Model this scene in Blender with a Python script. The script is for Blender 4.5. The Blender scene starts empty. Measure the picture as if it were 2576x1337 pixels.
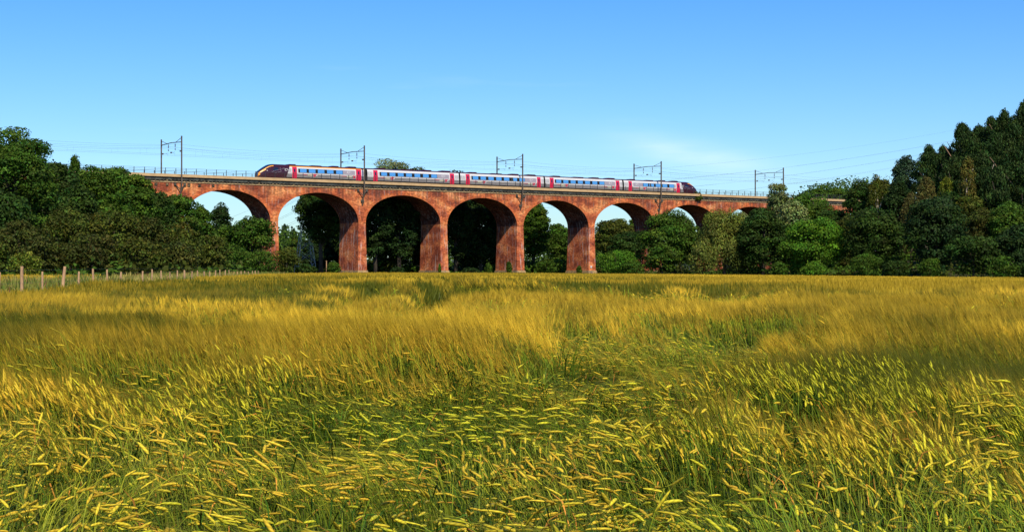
import bpy, math, random
import numpy as np
from mathutils import Vector

# ------------------------------------------------------------------ camera, sky, sun, exposure
scene = bpy.context.scene
COL = scene.collection
EYE = 1.75                      # eye height above the field at the camera
FPX, CX, HY = 3905.0, 1288.0, 682.0   # survey of the picture: focal length, centre, horizon (2576-wide units)
cam_data = bpy.data.cameras.new("camera")
cam = bpy.data.objects.new("camera", cam_data)
COL.objects.link(cam)
cam.location = (0, 0, EYE)
cam.rotation_euler = (math.radians(90), 0, 0)
cam_data.sensor_width = 36
cam_data.lens = 36 * FPX / 2576
cam_data.shift_y = (HY - 668.5) / 2576
cam_data.clip_start = 0.1
cam_data.clip_end = 8000
cam_data.dof.use_dof = False
scene.camera = cam

SUN_AZ = math.atan2(0.269, -0.963)   # behind the camera, a little to the right
SUN_EL = math.radians(45.3)
world = bpy.data.worlds.new("World")
scene.world = world
world.use_nodes = True
wn = world.node_tree.nodes
wl = world.node_tree.links
wn.clear()
w_out = wn.new("ShaderNodeOutputWorld")
w_bg = wn.new("ShaderNodeBackground")
w_sky = wn.new("ShaderNodeTexSky")
w_sky.sky_type = 'NISHITA'
w_sky.sun_disc = False
w_sky.sun_elevation = SUN_EL
w_sky.sun_rotation = SUN_AZ
w_sky.air_density = 1.0
w_sky.dust_density = 0.35
w_sky.ozone_density = 2.2
w_hs = wn.new("ShaderNodeHueSaturation")
w_hs.inputs['Saturation'].default_value = 1.42
w_hs.inputs['Value'].default_value = 1.0
# thin streaks of high cloud, fixed in the sky by direction
w_tc = wn.new("ShaderNodeTexCoord")
w_map = wn.new("ShaderNodeMapping")
w_map.inputs['Scale'].default_value = (3.0, 3.0, 26.0)
w_map.inputs['Rotation'].default_value = (0, math.radians(7), 0)
w_no = wn.new("ShaderNodeTexNoise")
w_no.inputs['Scale'].default_value = 2.2
w_no.inputs['Detail'].default_value = 6
w_ra = wn.new("ShaderNodeValToRGB")
w_ra.color_ramp.elements[0].position = 0.64
w_ra.color_ramp.elements[0].color = (0, 0, 0, 1)
w_ra.color_ramp.elements[1].position = 0.80
w_ra.color_ramp.elements[1].color = (0.16, 0.16, 0.16, 1)
w_mx = wn.new("ShaderNodeMixRGB")
w_mx.inputs['Color2'].default_value = (9.5, 10.5, 11.5, 1)
wl.new(w_tc.outputs['Generated'], w_map.inputs['Vector'])
wl.new(w_map.outputs['Vector'], w_no.inputs['Vector'])
wl.new(w_no.outputs['Fac'], w_ra.inputs['Fac'])


def wmath(op, a, b=None):
    n = wn.new("ShaderNodeMath"); n.operation = op
    for k, q in enumerate((a, b)):
        if q is None: continue
        if isinstance(q, (int, float)): n.inputs[k].default_value = q
        else: wl.new(q, n.inputs[k])
    return n.outputs[0]


# one faint wisp of cirrus low in the sky, right of the middle of the viaduct
w_sep = wn.new("ShaderNodeSeparateXYZ")
wl.new(w_tc.outputs['Generated'], w_sep.inputs[0])
dxw = wmath('SUBTRACT', w_sep.outputs['X'], 0.115)
dzw = wmath('ADD', wmath('SUBTRACT', w_sep.outputs['Z'], 0.074), wmath('MULTIPLY', dxw, 0.20))
e1 = wmath('POWER', wmath('DIVIDE', dxw, 0.045), 2.0)
e2 = wmath('POWER', wmath('DIVIDE', dzw, 0.0085), 2.0)
wisp = wmath('EXPONENT', wmath('MULTIPLY', wmath('ADD', e1, e2), -1.0))
w_front = wmath('GREATER_THAN', w_sep.outputs['Y'], 0.0)
w_m2 = wn.new("ShaderNodeMapping"); w_m2.inputs['Scale'].default_value = (14, 14, 90); w_m2.inputs['Rotation'].default_value = (0, 0.2, 0)
w_n2 = wn.new("ShaderNodeTexNoise"); w_n2.inputs['Scale'].default_value = 1.6; w_n2.inputs['Detail'].default_value = 8
wl.new(w_tc.outputs['Generated'], w_m2.inputs['Vector']); wl.new(w_m2.outputs['Vector'], w_n2.inputs['Vector'])
wispf = wmath('MULTIPLY', wmath('MULTIPLY', wisp, w_front), wmath('MULTIPLY', w_n2.outputs['Fac'], 0.55))
cloudf = wmath('ADD', wispf, wmath('MULTIPLY', w_ra.outputs['Color'], 0.35))
wl.new(w_sky.outputs['Color'], w_hs.inputs['Color'])
w_tint = wn.new("ShaderNodeMixRGB"); w_tint.blend_type = 'MULTIPLY'; w_tint.inputs['Fac'].default_value = 1.0
w_tint.inputs['Color2'].default_value = (0.76, 0.98, 1.32, 1)
wl.new(w_hs.outputs['Color'], w_tint.inputs['Color1'])
wl.new(w_tint.outputs['Color'], w_mx.inputs['Color1'])
wl.new(cloudf, w_mx.inputs['Fac'])
wl.new(w_mx.outputs['Color'], w_bg.inputs['Color'])
w_bg.inputs['Strength'].default_value = 0.115
wl.new(w_bg.outputs['Background'], w_out.inputs['Surface'])

sun_data = bpy.data.lights.new("sun", 'SUN')
sun_data.energy = 4.9
sun_data.angle = math.radians(0.5)
sun_data.color = (1.0, 0.93, 0.80)
sun = bpy.data.objects.new("sun", sun_data)
COL.objects.link(sun)
sdir = Vector((math.sin(SUN_AZ) * math.cos(SUN_EL), math.cos(SUN_AZ) * math.cos(SUN_EL), math.sin(SUN_EL)))
sun.rotation_euler = sdir.to_track_quat('Z', 'Y').to_euler()
sun.location = sdir * 200

scene.view_settings.view_transform = 'Standard'
scene.view_settings.look = 'None'
scene.view_settings.exposure = 0.0
scene.view_settings.gamma = 1.0
scene.view_settings.use_curve_mapping = False
scene.cycles.max_bounces = 6
scene.cycles.transparent_max_bounces = 4

random.seed(7)
RNG = np.random.default_rng(7)


# ------------------------------------------------------------------ helpers
def tag(o, label=None, cat=None, group=None, kind=None):
    if label: o['label'] = label
    if cat: o['category'] = cat
    if group: o['group'] = group
    if kind: o['kind'] = kind
    return o


def empty(name, loc=(0, 0, 0), rz=0.0):
    o = bpy.data.objects.new(name, None)
    o.empty_display_size = 0.5
    o.location = loc
    o.rotation_euler = (0, 0, rz)
    COL.objects.link(o)
    return o


def fast_mesh(name, verts, quads=None, tris=None, col=None, smooth=False):
    """numpy arrays straight into a mesh"""
    me = bpy.data.meshes.new(name)
    verts = np.asarray(verts, np.float32)
    nq = 0 if quads is None else len(quads)
    nt = 0 if tris is None else len(tris)
    me.vertices.add(len(verts))
    me.vertices.foreach_set("co", verts.ravel())
    loops = []
    if nq: loops.append(np.asarray(quads, np.int32).ravel())
    if nt: loops.append(np.asarray(tris, np.int32).ravel())
    loops = np.concatenate(loops)
    me.loops.add(len(loops))
    me.loops.foreach_set("vertex_index", loops)
    me.polygons.add(nq + nt)
    st = np.concatenate([np.arange(nq) * 4, nq * 4 + np.arange(nt) * 3]).astype(np.int32)
    me.polygons.foreach_set("loop_start", st)
    if smooth:
        me.polygons.foreach_set("use_smooth", np.ones(nq + nt, bool))
    me.update(calc_edges=True)
    if col is not None:
        at = me.color_attributes.new("Col", 'FLOAT_COLOR', 'POINT')
        c = np.ones((len(verts), 4), np.float32)
        c[:, :3] = col
        at.data.foreach_set("color", c.ravel())
    return me


class MB:
    """collects polygons with a material slot each, builds ONE mesh object"""
    def __init__(self):
        self.v, self.f, self.m = [], [], []

    def poly(self, pts, m=0):
        n = len(self.v)
        self.v += [tuple(p) for p in pts]
        self.f.append(tuple(range(n, n + len(pts))))
        self.m.append(m)

    def box(self, x0, x1, y0, y1, z0, z1, m=0, bev=0.0):
        n = len(self.v)
        self.v += [(x0, y0, z0), (x1, y0, z0), (x1, y1, z0), (x0, y1, z0),
                   (x0, y0, z1), (x1, y0, z1), (x1, y1, z1), (x0, y1, z1)]
        for q in ((0, 3, 2, 1), (4, 5, 6, 7), (0, 1, 5, 4), (1, 2, 6, 5), (2, 3, 7, 6), (3, 0, 4, 7)):
            self.f.append(tuple(n + i for i in q)); self.m.append(m)

    def tube(self, pts, r, sides=6, m=0, caps=True):
        """a bent bar; r one number or one per point"""
        pts = [Vector(p) for p in pts]
        rs = r if isinstance(r, (list, tuple)) else [r] * len(pts)
        n0 = len(self.v)
        for i, p in enumerate(pts):
            a = pts[max(i - 1, 0)]; b = pts[min(i + 1, len(pts) - 1)]
            d = (b - a).normalized()
            ref = Vector((0, 0, 1)) if abs(d.z) < 0.9 else Vector((1, 0, 0))
            e1 = d.cross(ref).normalized(); e2 = e1.cross(d)
            for k in range(sides):
                t = 2 * math.pi * (k + 0.5) / sides
                self.v.append(tuple(p + e1 * (rs[i] * math.cos(t)) + e2 * (rs[i] * math.sin(t))))
        for i in range(len(pts) - 1):
            for k in range(sides):
                a = n0 + i * sides + k; b = n0 + i * sides + (k + 1) % sides
                self.f.append((a, b, b + sides, a + sides)); self.m.append(m)
        if caps:
            self.f.append(tuple(n0 + k for k in reversed(range(sides)))); self.m.append(m)
            e = n0 + (len(pts) - 1) * sides
            self.f.append(tuple(e + k for k in range(sides))); self.m.append(m)

    def grid(self, rows, mats=0, close=False):
        """rows of points joined by quads; mats a number or f(i,k)"""
        n0 = len(self.v); w = len(rows[0])
        for r_ in rows: self.v += [tuple(p) for p in r_]
        for i in range(len(rows) - 1):
            for k in range(w if close else w - 1):
                a = n0 + i * w + k; b = n0 + i * w + (k + 1) % w
                self.f.append((a, b, b + w, a + w)); self.m.append(mats(i, k) if callable(mats) else mats)

    def build(self, name, mats, parent=None, smooth=False):
        me = bpy.data.meshes.new(name)
        me.from_pydata(self.v, [], self.f)
        if not isinstance(mats, (list, tuple)): mats = [mats]
        for m in mats: me.materials.append(m)
        me.polygons.foreach_set("material_index", self.m)
        if smooth: me.polygons.foreach_set("use_smooth", [True] * len(self.f))
        me.update()
        o = bpy.data.objects.new(name, me)
        COL.objects.link(o)
        if parent: o.parent = parent
        return o


def vnoise(x, y, s, seed=0):
    """smooth value noise 0..1, cell size s"""
    x = np.asarray(x, float) / s; y = np.asarray(y, float) / s
    xi = np.floor(x).astype(np.int64); yi = np.floor(y).astype(np.int64)
    fx = x - xi; fy = y - yi
    fx = fx * fx * (3 - 2 * fx); fy = fy * fy * (3 - 2 * fy)

    def h(a, b):
        n = (a * 374761393 + b * 668265263 + seed * 974634777) & 0x7fffffff
        n = ((n ^ (n >> 13)) * 1274126177) & 0x7fffffff
        n = (n ^ (n >> 16)) & 0xffff
        return n / 65535.0
    return ((h(xi, yi) * (1 - fx) + h(xi + 1, yi) * fx) * (1 - fy) +
            (h(xi, yi + 1) * (1 - fx) + h(xi + 1, yi + 1) * fx) * fy)


def hash2(x, y, seed=0):
    n = (np.floor(x).astype(np.int64) * 374761393 + np.floor(y).astype(np.int64) * 668265263 + seed * 974634777) & 0x7fffffff
    n = ((n ^ (n >> 13)) * 1274126177) & 0x7fffffff
    return ((n ^ (n >> 16)) & 0xffff) / 65535.0


def sstep(a, b, x):
    t = np.clip((np.asarray(x, float) - a) / (b - a), 0, 1)
    return t * t * (3 - 2 * t)


# ------------------------------------------------------------------ materials
def mat(name, base, rough=0.7, metallic=0.0, spec=0.3):
    m = bpy.data.materials.new(name); m.use_nodes = True
    b = m.node_tree.nodes['Principled BSDF']
    b.inputs['Base Color'].default_value = (*base, 1)
    b.inputs['Roughness'].default_value = rough
    b.inputs['Metallic'].default_value = metallic
    b.inputs['Specular IOR Level'].default_value = spec
    return m


def noisy(name, c1, c2, scale=3.0, rough=0.8, stretch=(1, 1, 1), detail=5, lo=0.35, hi=0.65, bump=0.0, spec=0.2, metallic=0.0):
    m = mat(name, c1, rough, metallic, spec)
    nt = m.node_tree; b = nt.nodes['Principled BSDF']
    tc = nt.nodes.new('ShaderNodeTexCoord'); mp = nt.nodes.new('ShaderNodeMapping')
    mp.inputs['Scale'].default_value = stretch
    no = nt.nodes.new('ShaderNodeTexNoise')
    no.inputs['Scale'].default_value = scale; no.inputs['Detail'].default_value = detail
    ra = nt.nodes.new('ShaderNodeValToRGB')
    ra.color_ramp.elements[0].position = lo; ra.color_ramp.elements[0].color = (*c1, 1)
    ra.color_ramp.elements[1].position = hi; ra.color_ramp.elements[1].color = (*c2, 1)
    nt.links.new(tc.outputs['Object'], mp.inputs['Vector'])
    nt.links.new(mp.outputs['Vector'], no.inputs['Vector'])
    nt.links.new(no.outputs['Fac'], ra.inputs['Fac'])
    nt.links.new(ra.outputs['Color'], b.inputs['Base Color'])
    if bump:
        bp = nt.nodes.new('ShaderNodeBump'); bp.inputs['Strength'].default_value = bump
        bp.inputs['Distance'].default_value = 0.05
        nt.links.new(no.outputs['Fac'], bp.inputs['Height'])
        nt.links.new(bp.outputs['Normal'], b.inputs['Normal'])
    return m


def brick_mat(name, dark, mid, light, streak=0.5, s0=0.57):
    """brickwork: courses, patches of different firing, pale lime streaks that run down"""
    m = mat(name, mid, 0.9, 0, 0.1)
    nt = m.node_tree; N = nt.nodes.new; L = nt.links.new
    b = nt.nodes['Principled BSDF']
    tc = N('ShaderNodeTexCoord')
    big = N('ShaderNodeTexNoise'); big.inputs['Scale'].default_value = 0.33; big.inputs['Detail'].default_value = 3
    mp0 = N('ShaderNodeMapping'); mp0.inputs['Scale'].default_value = (0.8, 0.8, 1.5)
    L(tc.outputs['Object'], mp0.inputs['Vector']); L(mp0.outputs['Vector'], big.inputs['Vector'])
    r1 = N('ShaderNodeValToRGB')
    for e, p, c in zip(r1.color_ramp.elements, (0.38, 0.64), (dark, light)):
        e.position = p; e.color = (*c, 1)
    e = r1.color_ramp.elements.new(0.5); e.color = (*mid, 1)
    L(big.outputs['Fac'], r1.inputs['Fac'])
    # single bricks and small groups of bricks
    sep = N('ShaderNodeSeparateXYZ'); L(tc.outputs['Object'], sep.inputs[0])
    ad = N('ShaderNodeMath'); L(sep.outputs['X'], ad.inputs[0]); L(sep.outputs['Y'], ad.inputs[1])
    cb = N('ShaderNodeCombineXYZ'); L(ad.outputs[0], cb.inputs['X']); L(sep.outputs['Z'], cb.inputs['Y'])
    bk = N('ShaderNodeTexBrick')
    bk.inputs['Color1'].default_value = (0.52, 0.48, 0.46, 1); bk.inputs['Color2'].default_value = (1.3, 1.3, 1.3, 1)
    bk.inputs['Mortar'].default_value = (1.0, 1.05, 1.1, 1)
    bk.inputs['Scale'].default_value = 1.0
    bk.inputs['Brick Width'].default_value = 0.46; bk.inputs['Row Height'].default_value = 0.225
    bk.inputs['Mortar Size'].default_value = 0.012
    L(cb.outputs[0], bk.inputs['Vector'])
    mu = N('ShaderNodeMixRGB'); mu.blend_type = 'MULTIPLY'; mu.inputs['Fac'].default_value = 0.75
    L(r1.outputs['Color'], mu.inputs['Color1']); L(bk.outputs['Color'], mu.inputs['Color2'])
    fine = N('ShaderNodeTexNoise'); fine.inputs['Scale'].default_value = 2.4; fine.inputs['Detail'].default_value = 4
    L(tc.outputs['Object'], fine.inputs['Vector'])
    fr = N('ShaderNodeValToRGB'); fr.color_ramp.elements[0].position = 0.3; fr.color_ramp.elements[0].color = (0.55, 0.5, 0.5, 1)
    fr.color_ramp.elements[1].position = 0.7; fr.color_ramp.elements[1].color = (1.25, 1.2, 1.15, 1)
    L(fine.outputs['Fac'], fr.inputs['Fac'])
    mu2 = N('ShaderNodeMixRGB'); mu2.blend_type = 'MULTIPLY'; mu2.inputs['Fac'].default_value = 0.8
    L(mu.outputs['Color'], mu2.inputs['Color1']); L(fr.outputs['Color'], mu2.inputs['Color2'])
    # lime streaks
    mp = N('ShaderNodeMapping'); mp.inputs['Scale'].default_value = (1.9, 1.9, 0.16)
    st = N('ShaderNodeTexNoise'); st.inputs['Scale'].default_value = 1.6; st.inputs['Detail'].default_value = 7
    st.inputs['Roughness'].default_value = 0.65
    L(tc.outputs['Object'], mp.inputs['Vector']); L(mp.outputs['Vector'], st.inputs['Vector'])
    sr = N('ShaderNodeValToRGB'); sr.color_ramp.elements[0].position = s0; sr.color_ramp.elements[0].color = (0, 0, 0, 1)
    sr.color_ramp.elements[1].position = s0 + 0.15; sr.color_ramp.elements[1].color = (streak, streak, streak, 1)
    L(st.outputs['Fac'], sr.inputs['Fac'])
    mx = N('ShaderNodeMixRGB'); mx.inputs['Color2'].default_value = (0.66, 0.53, 0.44, 1)
    L(sr.outputs['Color'], mx.inputs['Fac']); L(mu2.outputs['Color'], mx.inputs['Color1'])
    # soot running down from the top
    mp2 = N('ShaderNodeMapping'); mp2.inputs['Scale'].default_value = (1.2, 1.2, 0.1); mp2.inputs['Location'].default_value = (5, 3, 1)
    so = N('ShaderNodeTexNoise'); so.inputs['Scale'].default_value = 1.3; so.inputs['Detail'].default_value = 5
    L(tc.outputs['Object'], mp2.inputs['Vector']); L(mp2.outputs['Vector'], so.inputs['Vector'])
    s2 = N('ShaderNodeValToRGB'); s2.color_ramp.elements[0].position = 0.58; s2.color_ramp.elements[0].color = (0, 0, 0, 1)
    s2.color_ramp.elements[1].position = 0.78; s2.color_ramp.elements[1].color = (0.6, 0.6, 0.6, 1)
    # heavier just under the cornice, where water spills over
    zz = N('ShaderNodeMapRange'); zz.inputs['From Min'].default_value = 13.5; zz.inputs['From Max'].default_value = 18.3
    zz.inputs['To Min'].default_value = 0.0; zz.inputs['To Max'].default_value = 0.17
    L(sep.outputs['Z'], zz.inputs['Value'])
    za = N('ShaderNodeMath'); L(so.outputs['Fac'], za.inputs[0]); L(zz.outputs[0], za.inputs[1])
    L(za.outputs[0], s2.inputs['Fac'])
    mx2 = N('ShaderNodeMixRGB'); mx2.inputs['Color2'].default_value = (0.07, 0.04, 0.03, 1)
    L(s2.outputs['Color'], mx2.inputs['Fac']); L(mx.outputs['Color'], mx2.inputs['Color1'])
    L(mx2.outputs['Color'], b.inputs['Base Color'])
    return m


def leaf_mat(name, transl=0.25, rough=0.6):
    """foliage and crop: the colour of each leaf or stalk comes from its own attribute"""
    m = bpy.data.materials.new(name); m.use_nodes = True
    nt = m.node_tree; nt.nodes.clear(); N = nt.nodes.new; L = nt.links.new
    o = N('ShaderNodeOutputMaterial'); at = N('ShaderNodeAttribute'); at.attribute_name = "Col"
    d = N('ShaderNodeBsdfPrincipled'); d.inputs['Roughness'].default_value = rough
    d.inputs['Specular IOR Level'].default_value = 0.08
    t = N('ShaderNodeBsdfTranslucent'); mx = N('ShaderNodeMixShader'); mx.inputs['Fac'].default_value = transl
    L(at.outputs['Color'], d.inputs['Base Color']); L(at.outputs['Color'], t.inputs['Color'])
    L(d.outputs['BSDF'], mx.inputs[1]); L(t.outputs['BSDF'], mx.inputs[2]); L(mx.outputs['Shader'], o.inputs['Surface'])
    return m


M = {}
M['brick'] = brick_mat('red_brick', (0.30, 0.075, 0.036), (0.56, 0.150, 0.054), (0.86, 0.34, 0.12), 0.6, 0.56)
M['pier'] = brick_mat('pier_brick', (0.32, 0.078, 0.038), (0.57, 0.150, 0.056), (0.78, 0.28, 0.10), 0.85, 0.545)
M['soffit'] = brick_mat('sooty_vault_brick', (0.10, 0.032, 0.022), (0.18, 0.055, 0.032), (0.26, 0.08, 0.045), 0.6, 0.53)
M['ring'] = brick_mat('arch_ring_brick', (0.45, 0.108, 0.040), (0.62, 0.160, 0.052), (0.74, 0.23, 0.07), 0.2)
M['plinth'] = noisy('plinth_stone', (0.50, 0.31, 0.12), (0.20, 0.15, 0.10), 1.4, 0.9, lo=0.42, hi=0.66, bump=0.4)
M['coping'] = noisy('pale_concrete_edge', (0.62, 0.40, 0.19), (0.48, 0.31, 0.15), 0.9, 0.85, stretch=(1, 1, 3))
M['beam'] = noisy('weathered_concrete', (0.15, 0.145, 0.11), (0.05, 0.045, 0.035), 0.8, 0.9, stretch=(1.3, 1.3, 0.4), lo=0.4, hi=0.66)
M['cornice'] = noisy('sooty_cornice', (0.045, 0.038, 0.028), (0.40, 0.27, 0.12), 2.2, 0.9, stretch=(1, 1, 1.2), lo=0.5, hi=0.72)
M['steel'] = noisy('galvanised_brown_steel', (0.17, 0.125, 0.085), (0.10, 0.08, 0.06), 1.5, 0.6, metallic=0.2)
M['darksteel'] = mat('dark_rail_steel', (0.05, 0.045, 0.045), 0.6, 0.3)
M['wire'] = mat('grey_wire', (0.12, 0.13, 0.15), 0.6, 0.2)
M['insul'] = mat('brown_insulator', (0.08, 0.03, 0.02), 0.3)
M['pylon'] = mat('pale_galvanised_lattice', (0.60, 0.57, 0.50), 0.5, 0.0)
M['ballast'] = noisy('ballast', (0.16, 0.14, 0.12), (0.08, 0.07, 0.06), 8, 0.95)
M['post'] = noisy('fence_timber', (0.62, 0.36, 0.17), (0.42, 0.24, 0.12), 6, 0.85, stretch=(1, 1, 0.2))
M['bark'] = noisy('bark', (0.10, 0.075, 0.05), (0.05, 0.038, 0.025), 3, 0.9, stretch=(1, 1, 0.3))
M['palebark'] = noisy('pale_bark', (0.60, 0.50, 0.38), (0.32, 0.26, 0.19), 2.5, 0.85, stretch=(1, 1, 0.5))
M['pinebark'] = noisy('pine_bark', (0.36, 0.20, 0.11), (0.20, 0.12, 0.07), 2.5, 0.85, stretch=(1, 1, 0.5))
M['leaf'] = leaf_mat('foliage', 0.22)
M['crop'] = leaf_mat('barley_straw', 0.15, 0.5)
# train
M['maroon'] = mat('maroon_paint', (0.045, 0.008, 0.016), 0.25, 0, 0.5)
M['silver'] = noisy('silver_paint', (0.47, 0.45, 0.42), (0.40, 0.38, 0.36), 0.6, 0.38, spec=0.5)
M['grey'] = noisy('grey_paint', (0.25, 0.235, 0.22), (0.19, 0.175, 0.165), 0.8, 0.4, spec=0.5)
M['lilac'] = mat('lilac_grey_paint', (0.33, 0.28, 0.30), 0.35, 0, 0.5)
M['white'] = mat('white_paint', (0.66, 0.63, 0.58), 0.35, 0, 0.5)
M['crimson'] = mat('crimson_paint', (0.62, 0.012, 0.055), 0.3, 0, 0.5)
M['orange'] = mat('orange_paint', (0.92, 0.34, 0.012), 0.35, 0, 0.5)
M['black'] = mat('black_rubber', (0.012, 0.012, 0.014), 0.5)
M['glass'] = mat('sky_reflecting_window_glass', (0.95, 1.0, 0.88), 0.06, 1.0)
M['screen'] = mat('dark_windscreen', (0.012, 0.014, 0.025), 0.05, 0, 0.8)
M['under'] = noisy('underframe_grime', (0.05, 0.04, 0.035), (0.02, 0.018, 0.016), 2, 0.8)

# ------------------------------------------------------------------ the viaduct's own frame (s along it, w away from us, z up)
OX, OY = -64.775, 302.52
UX, UY = 0.82017, 0.57212
VANG = math.atan2(UY, UX)
SPAN = 20.3
ZB = 0.85                        # ground level at the piers


def F(s, w):
    return (OX + s * UX - w * UY, OY + s * UY + w * UX)


def SW(x, y):
    dx = x - OX; dy = y - OY
    return dx * UX + dy * UY, -dx * UY + dy * UX


# ------------------------------------------------------------------ terrain
def ground_z(x, y):
    x = np.asarray(x, float); y = np.asarray(y, float)
    g = 0.74 * (1 - np.exp(-np.maximum(y, 0) / 92.0)) / (1 - math.exp(-150 / 92.0)) * 0.97
    g = np.minimum(g, 0.72 + 0 * g)
    g = g - 0.0085 * np.clip(x, 0, 90) * sstep(20, 120, y)
    g = g + 0.05 * (vnoise(x, y, 23, 3) - 0.5)
    # wooded hill on the right
    g = g + 22 * sstep(60, 125, x) * sstep(246, 330, y)
    g = g + 6 * sstep(110, 300, x) * sstep(230, 330, y)
    # railway bank beyond the left abutment
    s, w = SW(x, y)
    top = 18.6 - np.maximum(np.abs(w - 4) - 6, 0) / 1.75 - np.maximum(s + 23, 0) / 1.1
    g = np.maximum(g, top)
    top = 18.6 - np.maximum(np.abs(w - 4) - 6, 0) / 1.75 - np.maximum(205 - s, 0) / 1.1
    g = np.maximum(g, top)
    # low far hills
    g = g + 14 * sstep(900, 2600, y) * (0.6 + 0.8 * vnoise(x, y, 700, 5))
    return g


def build_ground():
    ys = np.concatenate([np.linspace(-60, 0, 8), np.linspace(2, 60, 40), np.linspace(63, 460, 160), np.geomspace(470, 6000, 36)])
    xs = np.concatenate([-np.geomspace(180, 4500, 22)[::-1], np.linspace(-176, 176, 150), np.geomspace(180, 4500, 22)])
    X, Y = np.meshgrid(xs, ys)
    Z = ground_z(X, Y)
    v = np.stack([X, Y, Z], -1).reshape(-1, 3)
    nx, ny = len(xs), len(ys)
    i = (np.arange(ny - 1)[:, None] * nx + np.arange(nx - 1)[None]).ravel()
    q = np.stack([i, i + 1, i + 1 + nx, i + nx], -1)
    m = noisy('earth_and_grass', (0.028, 0.034, 0.009), (0.060, 0.055, 0.016), 0.35, 0.95, detail=8, bump=0.2)
    me = fast_mesh('ground', v, quads=q, smooth=True)
    me.materials.append(m)
    o = bpy.data.objects.new('ground', me); COL.objects.link(o)
    tag(o, 'gently rising farmland with a wooded slope on the right', None, None, 'structure')


build_ground()


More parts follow.
